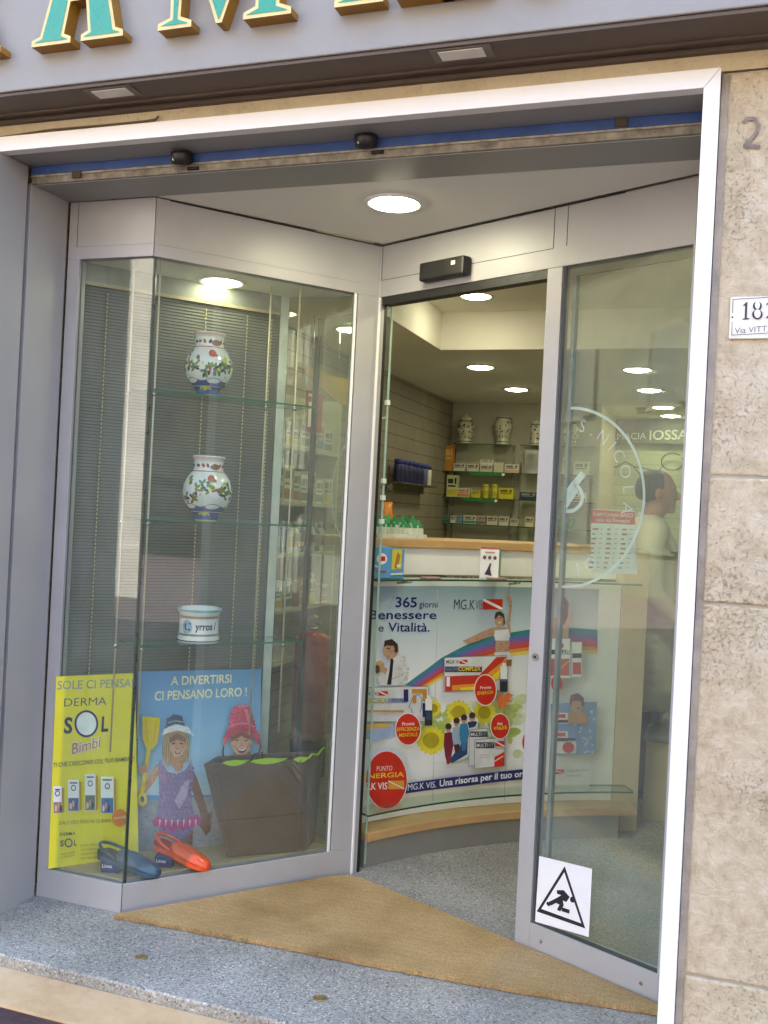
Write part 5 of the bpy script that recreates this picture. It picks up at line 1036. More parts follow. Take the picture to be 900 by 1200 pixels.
ar.build('printed_front', ct)
q1 = Plane(pk(0, .0095), pk(L_*.4, -.0155)); W_ = L_*.42; ar = Art(q1, .0006); ar._add([(W_*(.5+.32*cos(a)), 1.216+(zt_-1.216)*(.62+.18*sin(a))) for a in [k*pi/8 for k in range(16)]], [tuple(range(16))], PWH); ar._add(R4(.3, .55, .7, .7), [(0, 1, 2, 3)], RD); ar._add(R4(.2, .2, .8, .24), [(0, 1, 2, 3)], RD); ar.build('printed_side', ct)
# clear bowl of packets behind it
zc0 = 1.383
g0 = cpt(470, 630, .30); tr_ = thing('packet_tray', 'tray heaped with small white packets with green tops on the counter', 'tray', (g0.x, g0.y, zc0))
PKW = mat('d9ddcf', .5, noise=.06); PKG = mat('3f9a63', .5, noise=.2)
ga, gb = cpt(443, 628, .26), cpt(500, 632, .26); gd = Vector((gb.x-ga.x, gb.y-ga.y, 0)); gn = Vector((-gd.y, gd.x, 0)).normalized()
mb = MB(); mb.hexa([(ga.x, ga.y, zc0), (gb.x, gb.y, zc0), *[tuple(v3(gb, zc0)+gn*.12)], tuple(v3(ga, zc0)+gn*.12)], [(ga.x, ga.y, zc0+.02), (gb.x, gb.y, zc0+.02), tuple(v3(gb, zc0+.02)+gn*.12), tuple(v3(ga, zc0+.02)+gn*.12)], mat('c8ccc4', .3)); mb.build('tray_base', tr_)
for q in range(26):
    s_ = (q+.5)/26; r_ = q % 3; c_ = v3(ga, zc0+.018)+gd*s_+gn*(.02+.035*r_); an = random.uniform(-.6, .6); hh = .05+.018*r_
    ax = Vector((cos(an)*.009, sin(an)*.009, 0)); tl_ = Vector((random.uniform(-.012, .012), random.uniform(-.012, 0), hh)); mb = MB()
    mb.hexa([c_-ax, c_+ax, c_+ax+gn*.004, c_-ax+gn*.004], [c_-ax*1.2+tl_*.62, c_+ax*1.2+tl_*.62, c_+ax+gn*.003+tl_*.62, c_-ax+gn*.003+tl_*.62], PKW)
    mb.hexa([c_-ax*1.3+tl_*.63, c_+ax*1.3+tl_*.63, c_+ax*1.3+gn*.003+tl_*.63, c_-ax*1.3+gn*.003+tl_*.63], [c_-ax*.5+tl_, c_+ax*.9+tl_, c_+ax*.9+gn*.002+tl_, c_-ax*.5+gn*.002+tl_], PKG); mb.build('packet', tr_)
ob = cpt(452, 620, .42); t = thing('snack_bag', 'orange bag with a red oval, standing behind the packet tray', 'bag', (ob.x, ob.y, zc0)); w_ = .036; zo = cpt(452, 588, .42).z
mb = MB(); prf = [(0, .8, .022), (.15, 1, .028), (.55, .95, .026), (.85, .7, .014), (1, .75, .003)]; loops = [[(ob.x+w_*s_*cos(a)*RT.x-d_*sin(a)*FW.x, ob.y+w_*s_*cos(a)*RT.y-d_*sin(a)*FW.y, zc0+(zo-zc0)*f) for a in [2*pi*k/16 for k in range(16)]] for f, s_, d_ in prf]
V = [[mb.b.verts.new(p) for p in lp] for lp in loops]; OB = mat('c97f2e', .4, noise=.2, nscale=40)
for i in range(len(V)-1):
    for k in range(16): f = mb.b.faces.new((V[i][k], V[i][(k+1) % 16], V[i+1][(k+1) % 16], V[i+1][k])); f.material_index = mb.mi(OB); f.smooth = True
mb.b.faces.new(V[0][::-1]); mb.b.faces.new(V[-1]); mb.build('pouch', t)
sp_ = Plane((ob.x-RT.x*.03-FW.x*.030, ob.y-RT.y*.03-FW.y*.030), (ob.x+RT.x*.03-FW.x*.030, ob.y+RT.y*.03-FW.y*.030)); ar = Art(sp_, .0005); zc_m = zc0+(zo-zc0)*.48
ar._add([(.032+.016*cos(a), zc_m+.013*sin(a)) for a in [k*pi/8 for k in range(16)]], [tuple(range(16))], mat('a8322c', .4)); ar._add([(.032+.009*cos(a), zc_m+.004+.004*sin(a)) for a in [k*pi/6 for k in range(12)]], [tuple(range(12))], PWH); ar.build('badge', t)
# leaflet holder, pink cards, white stand
for (u, v0, v1, dR, lb) in ((573, 672, 641, .10, 'white leaflet with three round pictures standing in a holder on the glass ledge'), ):
    b_ = cpt(u, v0, dR); tp = cpt(u, v1, dR); k_ = (b_-O0).dot(FW)/FPX; t = thing('leaflet_stand', lb, 'leaflet', (b_.x, b_.y, 1.216)); hw = 11*k_
    pl = Plane((b_.x-RT.x*hw, b_.y-RT.y*hw), (b_.x+RT.x*hw, b_.y+RT.y*hw)); H_ = tp.z-1.216
    mb = MB(); mb.hexa([pl.xyz(0, 1.216), pl.xyz(2*hw, 1.216), pl.xyz(2*hw, 1.216+H_), pl.xyz(0, 1.216+H_)], [pl.xyz(0, 1.216, -.012), pl.xyz(2*hw, 1.216, -.012), pl.xyz(2*hw, 1.216+H_, -.012), pl.xyz(0, 1.216+H_, -.012)], PWH); mb.hexa([pl.xyz(2*hw+.001, 1.216), pl.xyz(2*hw+.012, 1.216, -.02), pl.xyz(2*hw+.012, 1.21+H_, -.02), pl.xyz(2*hw+.001, 1.21+H_)], [pl.xyz(2*hw-.002, 1.216, -.013), pl.xyz(2*hw+.01, 1.216, -.03), pl.xyz(2*hw+.01, 1.21+H_, -.03), pl.xyz(2*hw-.002, 1.21+H_, -.013)], mat('7fae98', .5)); mb.build('leaflet', t)
    ar = Art(pl, .0006); Z = lambda f: 1.216+H_*f; ar._add([(0, Z(.93)), (2*hw, Z(.93)), (2*hw, Z(1)), (0, Z(1))], [(0, 1, 2, 3)], mat('b0584f', .5))
    for q in range(3): ar._add([(hw*(.45+.55*q)+.008*cos(a), Z(.66)+.009*sin(a)) for a in [k*pi/7 for k in range(14)]], [tuple(range(14))], mat(('6f3a34', '56606a', '7a3a30')[q], .5))
    ar._add([(hw*x, Z(y)) for x, y in ((.5, .12), (.9, .1), (1.3, .08), (1.1, .3), (1.2, .5), (1.0, .46), (.8, .3))], [tuple(range(7))], BKI); ar._add([(hw*.5, Z(.8)), (hw*1.5, Z(.8)), (hw*1.5, Z(.85)), (hw*.5, Z(.85))], [(0, 1, 2, 3)], mat('c98f84', .5)); ar.build('printed_art', t)
for u, lb in ((505, 'small pink card lying on the glass ledge, left of the leaflet holder'), (582, 'small pink card lying on the glass ledge, below the leaflet holder')):
    b_ = cpt(u, 674, .07); mb = MB(); mb.obox((b_.x, b_.y), .085, .04, 1.2155, 1.2215, .85 if u < 550 else .7, mat('b98a86', .5)); tag(mb.build('pink_card', org=(b_.x, b_.y, 1.2155), bevel=.001), lb, 'card', 'pink cards on the ledge')
b_ = cpt(630, 672, .10); mb = MB(); mb.obox((b_.x, b_.y), .03, .06, 1.216, cpt(630, 637, .10).z, .6, mat('e4e2d6', .5)); tag(mb.build('white_carton', org=(b_.x, b_.y, 1.216), bevel=.001), 'upright white carton on the glass ledge beside the door mullion', 'box')

# ================================================================== shelves and goods
def goods(label, cat, name, c, w_, d_, h_, z, rot, M, kind='box', group=None, band=None, mark=None):
    x, y = c; mb = MB()
    if kind == 'box':
        mb.obox(c, w_, d_, z, z+h_, rot, M); R = lambda a, b_: (x+a*cos(rot)-b_*sin(rot), y+a*sin(rot)+b_*cos(rot)); e = -d_/2-.0008
        if band: mb.hexa([(*R(-w_*.48, e), z+h_*.08), (*R(w_*.48, e), z+h_*.08), (*R(w_*.48, e+.001), z+h_*.08), (*R(-w_*.48, e+.001), z+h_*.08)], [(*R(-w_*.48, e), z+h_*.36), (*R(w_*.48, e), z+h_*.36), (*R(w_*.48, e+.001), z+h_*.36), (*R(-w_*.48, e+.001), z+h_*.36)], band)
        if mark:
            for q, (u0, u1, f0, f1) in enumerate(((-.4, .1, .62, .84), (-.4, .35, .46, .54), (.22, .4, .6, .88))): mb.hexa([(*R(w_*u0, e), z+h_*f0), (*R(w_*u1, e), z+h_*f0), (*R(w_*u1, e+.001), z+h_*f0), (*R(w_*u0, e+.001), z+h_*f0)], [(*R(w_*u0, e), z+h_*f1), (*R(w_*u1, e), z+h_*f1), (*R(w_*u1, e+.001), z+h_*f1), (*R(w_*u0, e+.001), z+h_*f1)], mark)
        return tag(mb.build(name, org=(x, y, z)), label, cat, group)
    t = thing(name, label, cat, (x, y, z), group); r = w_/2
    mb.lathe([(r*.92, 0), (r, h_*.03), (r, h_*.62), (r*.9, h_*.70), (r*.55, h_*.78)] if kind == 'bottle' else [(r*.95, 0), (r, h_*.03), (r, h_*.74), (r*.93, h_*.78)], (x, y, z), M, 20)
    if band:
        mb.lathe([(r+.0006, h_*.18), (r+.0006, h_*.52)], (x, y, z), band, 20, cap=False)
    mb.build('body', t); mb = MB(); k = h_*.775
    mb.lathe([(r*.5, k), (r*.5, h_*.97), (r*.4, h_)] if kind == 'bottle' else [(r*.98, k), (r*.98, h_*.98), (r*.9, h_)], (x, y, z), mark or WHITE, 20); mb.build('cap', t)
    return t
YB_ = 8.66
bs = thing('back_shelves', 'glass shelves on the back wall holding jars, cartons and yellow bottles', 'shelf', (-1.9, 8.83, 1.2))
zrow = [aty(560, v, YB_).z for v in (520.5, 553, 583.5, 614.5)]
uL = [(530, 599), (518, 609), (522, 606), (523, 700)]
for q, z in enumerate(zrow):
    x0_, x1_ = aty(uL[q][0], 550, YB_).x, aty(uL[q][1], 550, YB_).x; mb = MB()
    mb.box(x0_, x1_, YB_-.06, 8.84, z-.008, z, GLASS_T); mb.box(x0_, x1_, YB_-.063, YB_-.06, z-.008, z, mat('31503c', .3)); mb.build('glass_shelf', bs)
    if q < 3:
        x0_, x1_ = aty(610, 550, YB_).x, aty(698, 550, YB_).x; mb = MB(); mb.box(x0_, x1_, YB_-.06, 8.84, z-.008, z, GLASS_T); mb.box(x0_, x1_, YB_-.063, YB_-.06, z-.008, z, mat('31503c', .3)); mb.build('glass_shelf', bs)
for u0, u1, q in ((553, 593, 1), (546, 586, 2)):
    x0_, x1_ = aty(u0, 550, YB_).x, aty(u1, 550, YB_).x; mb = MB(); mb.box(x0_, x1_, YB_-.07, YB_-.066, zrow[q]-.035, zrow[q]-.004, mat('2f7a3c', .5)); mb.box(x1_-.02, x1_+.005, YB_-.073, YB_-.0705, zrow[q]-.03, zrow[q]-.01, PWH); mb.build('price_strip', bs)
for u in (527, 597, 606): 
    x_ = aty(u, 550, YB_).x; mb = MB(); mb.box(x_-.006, x_+.006, 8.82, 8.835, 1.0, zrow[0]+.02, STEEL); mb.build('upright', bs)
def bgood(u0, u1, v0, row, label, cat, name, M, kind='box', band=None, mark=None, dy=0, zadd=0, group='goods on the back wall shelves'):
    a_, b_ = aty(u0, 550, YB_+dy).x, aty(u1, 550, YB_+dy).x; z = zrow[row]+.001+zadd; h_ = aty((u0+u1)/2, v0, YB_+dy).z-z
    return goods(label, cat, name, ((a_+b_)/2, YB_+.04+dy), b_-a_-.004, .07 if kind == 'box' else b_-a_, h_, z, 0, M, kind, group, band, mark)
INKG = mat('6a6a62', .5); BOXW = mat('d8d4c6', .5, noise=.04); BOXC = mat('cfcab2', .5, noise=.04); ORB = mat('c98538', .5); YEB = mat('cfc434', .45)
bgood(520, 530, 522, 1, 'tall orange carton at the left end of the upper back shelf', 'carton', 'carton', ORB, mark=mat('d9b46a', .5))
bgood(531, 545, 543, 1, 'low white carton right of the tall orange one on the back shelf', 'carton', 'carton', BOXW, mark=INKG); bgood(546.5, 561, 543.5, 1, 'second low white carton on the upper back shelf', 'carton', 'carton', BOXW, mark=INKG)
bgood(562, 577, 545, 1, 'cream carton carrying another carton on the upper back shelf', 'carton', 'carton', BOXC, mark=INKG); bgood(562, 578, 538.5, 1, 'white carton stacked on top of the cream one on the back shelf', 'carton', 'carton', BOXW, mark=mat('9a9a90', .5), zadd=aty(570, 545, YB_).z-zrow[1]+.001)
bgood(578, 590, 542, 1, 'plain cream carton beside the stacked pair on the back shelf', 'carton', 'carton', BOXC); bgood(591, 608, 544, 1, 'white carton with orange print at the right end of the upper back shelf', 'carton', 'carton', BOXW, band=mat('d9a58a', .5), mark=INKG)
bgood(614, 630, 527, 1, 'shiny silver pouch standing on the shelf beside the door mullion', 'pouch', 'pouch', mat('c6cbc8', .2, .7, noise=.3, nscale=9))
bgood(524, 537, 557, 2, 'tall yellow and white carton at the left end of the middle back shelf', 'carton', 'carton', mat('d6d6a4', .5), band=YEB, mark=BKI); bgood(537, 552, 572, 2, 'white and orange carton on the middle back shelf', 'carton', 'carton', BOXW, band=mat('d98a4a', .5), mark=ORB)
bgood(553, 564, 574.5, 2, 'small yellow carton left of the yellow bottles', 'carton', 'carton', YEB, mark=mat('9a8f2a', .5)); bgood(565, 573.5, 567, 2, 'left one of the two yellow bottles on the middle back shelf', 'bottle', 'bottle', YEB, 'jar', mark=mat('dcd45a', .4), band=mat('b9ad2c', .5)); bgood(575.5, 584, 567, 2, 'right one of the two yellow bottles on the middle back shelf', 'bottle', 'bottle', YEB, 'jar', mark=mat('dcd45a', .4), band=mat('b9ad2c', .5))
bgood(585.5, 603, 572, 2, 'wide yellow carton right of the yellow bottles', 'carton', 'carton', YEB, mark=mat('6f6a1c', .5)); bgood(610, 631, 577, 2, 'dark flat case on the right part of the middle back shelf', 'case', 'case', mat('30303a', .4), mark=GRB)
row4 = [(520, 529, 604, '4d7f78', 'dark teal carton at the left end of the lowest back shelf'), (530, 537, 604.5, 'd8d4c6', 'narrow white carton second on the lowest back shelf'), (537.5, 544.5, 604, '8fb2c0', 'narrow blue and white carton third on the lowest back shelf'), (545.5, 561, 604, 'd5d2c0', 'wide cream carton with teal corner on the lowest back shelf'), (562, 571.5, 604.5, 'c9c2b4', 'white carton with dark stripes on the lowest back shelf'), (573, 586, 605, 'cfcab2', 'plain cream carton in the middle of the lowest back shelf'), (587, 599, 605.5, 'd0cdbd', 'white carton with two dark dots on the lowest back shelf'), (600.5, 610, 608, 'c4c3b0', 'low grey carton on the lowest back shelf'), (618, 628, 606, 'd9cfae', 'cream carton near the mullion on the lowest back shelf'), (640, 650, 606, 'd8d4c6', 'white carton seen through the fixed pane on the lowest back shelf'), (655, 674, 607, '5f9a5c', 'green carton seen through the fixed pane on the lowest back shelf')]
for q, (u0, u1, v0, cc, lb) in enumerate(row4): bgood(u0, u1, v0, 3, lb, 'carton', 'carton', mat(cc, .5), band=mat(('35605a', '9a9a90', '5d8fa8', '4d8a86', '8a5a50', None, '55604e', None, None, None, '3f7a40')[q], .5) if q in (0, 2, 3, 4, 10) else None, mark=INKG)
bgood(659, 668, 536, 1, 'white and gold carton seen through the fixed pane on the upper back shelf', 'carton', 'carton', BOXW, mark=mat('c58a30', .4)); bgood(672, 690, 541, 1, 'pale carton at the right end of the upper back shelf, behind the fixed pane', 'carton', 'carton', mat('b9c4b0', .5), mark=INKG); bgood(664, 688, 577, 2, 'red and white carton behind the fixed pane on the middle back shelf', 'carton', 'carton', BOXW, band=mat('b0584f', .5), mark=INKG)
# blue and white majolica jars on the top shelf
MJ = mat('c9c5ae', .25, noise=.08, coat=.4); MJB = mat('34405e', .3, noise=.2)
SHAPES = [([(7.5, 0), (8.6, 1.5), (8, 5), (7, 7), (10, 12), (10.6, 17), (9.4, 23), (6.6, 27), (6.4, 28)], [(7.2, 28), (7, 30), (4, 32.5), (1.4, 34), (1.8, 35.5), (0, 36.5)]), ([(7.5, 0), (8, 1), (7.6, 5), (6.6, 6.5), (8.5, 13), (10.6, 21), (10.4, 26), (8.3, 29.5), (8.2, 31), (9.8, 32.5), (9, 33)], None), ([(7.5, 0), (8, 1), (7, 4), (6.8, 8), (7.4, 14), (7.2, 22), (6.6, 26)], [(7.4, 26), (7.2, 28), (3, 30), (1.4, 31), (0, 32.5)]), ([(7, 0), (8, 1), (7, 5), (9.6, 11), (10.2, 17), (8, 24), (6, 27), (6.6, 29)], None)]
for q, (u, lb) in enumerate(((545, 'domed lidded blue and white jar at the left end of the top shelf'), (589, 'open blue and white jar with wide shoulders on the top back shelf'), (628, 'slim lidded blue and white jar half hidden by the door mullion'), (668, 'blue and white jar behind the fixed pane under the etched letters'))):
    p = aty(u, 520, YB_+.06); k = (p-O0).dot(FW)/FPX; c = (p.x, YB_+.06, zrow[0]+.001); t = thing('majolica_jar', lb, 'jar', c, 'blue and white jars on the top back shelf'); pr = [(r*k, h*k) for r, h in SHAPES[q][0]]
    mb = MB(); mb.lathe(pr, c, MJ, 28); mb.build('body', t)
    if SHAPES[q][1]: mb = MB(); mb.lathe([(0, pr[-1][1])]+[(r*k, h*k+.001) for r, h in SHAPES[q][1]], c, MJ, 24); mb.build('lid', t)
    d = Decal(pr, c, -pi/2+.2); H = pr[-1][1]; R_ = random.Random(q)
    for f in (.09, .93): d.band(f*H, (f+.035)*H, MJB, steps=1)
    for i in range(60): d.blob(R_.uniform(-pi, pi), R_.uniform(.25, .88)*H, R_.uniform(.005, .014), R_.uniform(.004, .009), MJB, R_.uniform(0, 3), 8)
    d.mb.build('painted_pattern', t, recalc=False)
# spray cans on the left wall
y0s, y1s = atx(465, 566, -2.36).y, atx(503, 566, -2.36).y; zs = atx(484, 567, -2.36).z
ss = thing('wall_shelf', 'small shelf on the slatted wall carrying dark blue bottles', 'shelf', (-2.44, (y0s+y1s)/2, zs)); mb = MB(); mb.box(-2.449, -2.30, y0s-.05, y1s+.05, zs-.012, zs, mat('4f4a3e', .5)); mb.build('board', ss); mb = MB(); mb.box(-2.449, -2.40, y0s, y0s+.02, zs-.07, zs-.013, STEEL); mb.build('bracket', ss); mb = MB(); mb.box(-2.449, -2.40, y1s-.02, y1s, zs-.07, zs-.013, STEEL); mb.build('bracket', ss)
for q in range(8):
    y_ = y0s+(y1s-y0s)*(q+.3)/8; h_ = atx(484, 541.5, -2.36).z-zs
    goods('dark blue bottle in the row on the wall shelf' if q < 6 else ('blue capped white bottle at the far end of the wall shelf row' if q == 7 else 'white labelled blue bottle next to last in the wall shelf row'), 'bottle', 'spray_bottle', (-2.36, y_), min(.075, (y1s-y0s)/8*.9), .07, h_, zs+.001, 0, mat('272a5c' if q < 6 else ('5a5f86' if q == 6 else 'd0cdb8'), .35), 'jar', 'blue bottles on the wall shelf', band=mat('1d2048', .4) if q < 6 else None, mark=mat('2f3480', .4))
# shelving on the left wall, seen through the end of the display bay
XS = -2.25; zz = [atx(370, v, XS).z for v in (527, 590, 647, 708)]; y0_, y1_ = 4.55, atx(389, 680, XS).y
ws = thing('wall_shelving', 'stocked shelving along the left shop wall, seen through the end of the display bay', 'shelving', (-2.35, 5.3, 0))
SHB = mat('b9b79c', .6, noise=.06)
for z in zz: mb = MB(); mb.box(-2.449, XS, y0_, y1_, z-.02, z, SHB); mb.build('shelf', ws)
mb = MB(); mb.box(-2.449, XS, y1_, y1_+.02, zz[3]-.3, zz[0]+.32, SHB); mb.build('side_panel', ws); mb = MB(); mb.box(-2.449, XS, y0_-.02, y0_, zz[3]-.3, zz[0]+.32, SHB); mb.build('side_panel', ws); mb = MB(); mb.box(-2.4485, -2.44, y0_, y1_, zz[3]-.3, zz[0]+.32, mat('a8a68e', .6)); mb.build('back_board', ws); mb = MB(); mb.box(-2.449, XS, y0_, y1_, zz[3]-.30, zz[3]-.27, SHB); mb.build('shelf', ws)
R_ = random.Random(5); PALW = ['d8d6c2', 'c9c8b0', 'cdd2bf', 'b9c4b4', 'd9cfae', 'bfc6c2', 'c2a48a']; ROWN = ['top', 'second', 'third', 'lowest']
ORD = ['nearest', 'second', 'third', 'fourth', 'fifth', 'sixth', 'seventh', 'eighth', 'ninth', 'tenth', 'eleventh', 'twelfth', 'thirteenth', 'fourteenth']
for r_, z in enumerate(zz):
    y = y0_+.05; q = 0
    while y < y1_-.10 and q < 14:
        w_ = R_.uniform(.07, .13); h_ = R_.uniform(.14, .24) if r_ == 1 else R_.uniform(.09, .17); kind = 'box'
        if r_ == 2 or (r_ == 3 and q % 3 == 1): kind, w_, h_ = 'bottle', .065, R_.uniform(.15, .19)
        cc = R_.choice(PALW) if r_ != 2 else R_.choice(['2f4a78', 'd5d8cc', '36527f']); 
        if r_ == 3 and kind == 'bottle': cc = 'b9744a'
        nm = {'d8d6c2': 'cream', 'c9c8b0': 'stone grey', 'cdd2bf': 'pale green', 'b9c4b4': 'grey green', 'd9cfae': 'straw coloured', 'bfc6c2': 'pale grey', 'c2a48a': 'tan', '2f4a78': 'dark blue', 'd5d8cc': 'white', '36527f': 'blue', 'b9744a': 'copper coloured'}[cc]
        goods(f'{nm} {"carton" if kind == "box" else "bottle"}, {ORD[q]} from the glass on the {ROWN[r_]} shelf of the left wall', 'carton' if kind == 'box' else 'bottle', 'carton' if kind == 'box' else 'bottle', (XS-.06, y+w_/2), w_-.008, .09, h_, z+.001, pi/2, mat(cc, .5, noise=.05), kind, 'goods on the left wall shelving', mat(R_.choice(['7f8f7a', '5f7f9a', 'a8705c', 'c9b45a', '4d6a58']), .5), mat('75756a', .5) if kind == 'box' else mat('c9cdc4', .4)); y += w_+R_.uniform(.004, .02); q += 1
# fire extinguisher with its sign
p = atz(361, 866, .2); k = (p-O0).dot(FW)/FPX; rr = 20.5*k; hz = 128*k
ex = thing('fire_extinguisher', 'large red cylinder with brass valve standing behind the display bay', 'fire extinguisher', (p.x, p.y, 0.0)); EXR = mat('c2282b', .3, noise=.08, coat=.3)
mb = MB(); mb.lathe([(rr*.98, .2), (rr, .21), (rr, .2+hz*.90), (rr*.9, .2+hz*.955), (rr*.5, .2+hz*.99), (rr*.3, .2+hz)], (p.x, p.y, 0), EXR, 32); mb.build('cylinder', ex)
mb = MB(); mb.lathe([(rr*1.05, .0), (rr*1.05, .199), (rr*1.0, .205)], (p.x, p.y, 0), BLACKP, 32); mb.build('foot', ex)
mb = MB(); mb.lathe([(rr*.3, .2+hz), (rr*.32, .215+hz), (rr*.2, .22+hz), (rr*.16, .25+hz)], (p.x, p.y, 0), STEEL, 16); mb.tube([(p.x, p.y, .24+hz), (p.x+.05, p.y-.02, .245+hz)], .012, STEEL); mb.build('valve', ex)
mb = MB(); mb.lathe([(0, .25+hz), (.022, .255+hz), (.024, .275+hz), (.012, .285+hz), (0, .287+hz)], (p.x, p.y, 0), mat('b99a2e', .35, .6), 16); mb.build('hand_wheel', ex)
y_ = atx(368, 480, -2.24).y; sg0, sg1 = atx(358, 503, -2.24), atx(379, 463, -2.24)
sg = thing('extinguisher_sign', 'white and red sign with an extinguisher outline above the stocked shelving', 'sign', (-2.245, (sg0.y+sg1.y)/2, sg0.z)); mb = MB(); mb.box(-2.246, -2.241, sg0.y, sg1.y, sg0.z, sg1.z, mat('a8322c', .5)); w_, h_ = sg1.y-sg0.y, sg1.z-sg0.z
mb.box(-2.2405, -2.239, sg0.y+w_*.12, sg0.y+w_*.62, sg0.z+h_*.08, sg0.z+h_*.72, PWH); mb.box(-2.2405, -2.239, sg0.y+w_*.28, sg0.y+w_*.46, sg0.z+h_*.74, sg0.z+h_*.9, PWH); mb.box(-2.2405, -2.239, sg0.y+w_*.1, sg0.y+w_*.3, sg0.z+h_*.86, sg0.z+h_*.93, PWH); mb.build('plate', sg)

# ================================================================== right side of the shop
yb = 10.05; l0, l1 = aty(702, 505, yb), aty(826, 505, yb); zt_, zb_ = aty(760, 492, yb).z, aty(760, 520, yb).z
lb_ = thing('lettered_board', 'dark grey board with pale serif lettering high on the green back wall', 'sign', ((l0.x+l1.x)/2, yb, zb_)); mb = MB(); mb.box(l0.x, l1.x, yb-.04, yb+.04, zb_, zt_, mat('565a52', .5)); mb.build('board', lb_, bevel=.003)
PB = Plane((0, yb-.041), (1, yb-.041)); ar = Art(PB, .001); LT = mat('c9cbb8', .5); ar.text('FARMACIA', (704, 515.5), (757, 514.5), 7.5, LT, -.005); ar.text('IOSSA', (761, 515.5), (806, 514.5), 11, LT, .01); ar.build('lettering', lb_)
ir = mat('3c3f36', .5); Y2 = 10.02
sc2 = thing('iron_scroll', 'dark wrought scroll ornament on the green wall below the lettered board', 'ornament', aty(770, 545, Y2)); mb = MB()
pt = lambda u, v: tuple(aty(u, v, Y2))
mb.tube([pt(*q) for q in ((705, 541), (712, 547), (722, 547), (733, 541), (742, 546), (750, 556), (751, 560))], .007, ir, 6); mb.tube([pt(788+13*cos(a)*1.0, 541+10*sin(a)) for a in [radians(d) for d in range(-30, 330, 20)]], .007, ir, 6); mb.tube([pt(*q) for q in ((775, 560), (765, 551), (752, 548), (742, 547))], .007, ir, 6); mb.tube([pt(*q) for q in ((777, 546), (772, 552), (774, 558))], .007, ir, 6); mb.build('bars', sc2)
# low bench beyond the counter end
q0, q1 = atz(757, 962, 0), atz(800, 966, 0); zb2 = .40
be = thing('low_bench', 'low beige bench with grey top beyond the counter end panel', 'bench', ((q0.x+q1.x)/2, q0.y, 0)); mb = MB(); mb.box(q0.x-.02, q1.x+.35, q0.y+.02, q0.y+.45, 0, zb2, BEIGE); mb.build('box', be, bevel=.003); mb = MB(); mb.box(q0.x-.03, q1.x+.36, q0.y, q0.y+.46, zb2+.001, zb2+.04, mat('7d8684', .6)); mb.build('cushion', be, bevel=.01)

# ================================================================== the man behind the counter
def skin(verts, edges, rad):
    """limbs and trunk as closely set balls along the bones, fused afterwards by remesh()"""
    b = bmesh.new(); R2 = [r if isinstance(r, tuple) else (r, r) for r in rad]
    for i, j in edges:
        p, q = Vector(verts[i]), Vector(verts[j]); L_ = (q-p).length; n = max(2, int(L_/(.35*min(R2[i][1], R2[j][1])))+1)
        for k in range(n+1):
            t = k/n; c = p.lerp(q, t); ry, rx = R2[i][0]*(1-t)+R2[j][0]*t, R2[i][1]*(1-t)+R2[j][1]*t
            g = bmesh.ops.create_icosphere(b, subdivisions=2, radius=1.0)
            for v in g['verts']: v.co = Vector((v.co.x*rx, v.co.y*ry, v.co.z*min(rx, ry)))+c
    me = bpy.data.meshes.new('s'); b.to_mesh(me); b.free(); return me
def ball(mb, c, r, M, n=20, shape=None):
    t = bmesh.ops.create_uvsphere(mb.b, u_segments=n*2, v_segments=n, radius=1.0); i = mb.mi(M)
    for v in t['verts']:
        p = Vector((v.co.x*r[0], v.co.y*r[1], v.co.z*r[2]));
        if shape: p = shape(v.co, p)
        v.co = p+Vector(c)
    for v in t['verts']:
        for f in v.link_faces: f.material_index = i; f.smooth = True
def remesh(parts, name, voxel, M, smooth=3):
    b = bmesh.new()
    for me in parts: b.from_mesh(me)
    me = bpy.data.meshes.new(name); b.to_mesh(me); b.free(); o = bpy.data.objects.new(name, me); COL.objects.link(o)
    r = o.modifiers.new('r', 'REMESH'); r.mode = 'VOXEL'; r.voxel_size = voxel; s_ = o.modifiers.new('s', 'SMOOTH'); s_.iterations = smooth; dg = bpy.context.evaluated_depsgraph_get(); m2 = bpy.data.meshes.new_from_object(o.evaluated_get(dg)); bpy.data.objects.remove(o)
    for p in m2.polygons: p.use_smooth = True
    m2.materials.clear(); m2.materials.append(M); return m2
def mesh_of(mb): me = bpy.data.meshes.new('p'); mb.b.to_mesh(me); mb.b.free(); return me
rm = ray(768, 610); rm = rm*(5.42/rm.dot(FW)); mx_, my_ = rm.x, rm.y
man = thing('person', 'man with short dark hair in a pale coat, standing in profile behind the counter end', 'person', (mx_, my_, 0)); man.rotation_euler = (0, 0, radians(12))
SKN = mat('a26c52', .5, noise=.06, nscale=20); HAIR = mat('2a211c', .7, noise=.25, nscale=80); COAT = mat('d9d3c4', .75, noise=.05, nscale=8, bump=.15, bscale=25)
V = [(0, 0, .95), (0, 0, 1.12), (-.01, 0, 1.32), (-.03, 0, 1.47), (-.02, 0, 1.56), (.01, 0, 1.62)]; Eg = [(0, 1), (1, 2), (2, 3), (3, 4), (4, 5)]; Rd = [(.15, .12), (.15, .125), (.155, .13), (.12, .10), (.062, .062), (.058, .058)]
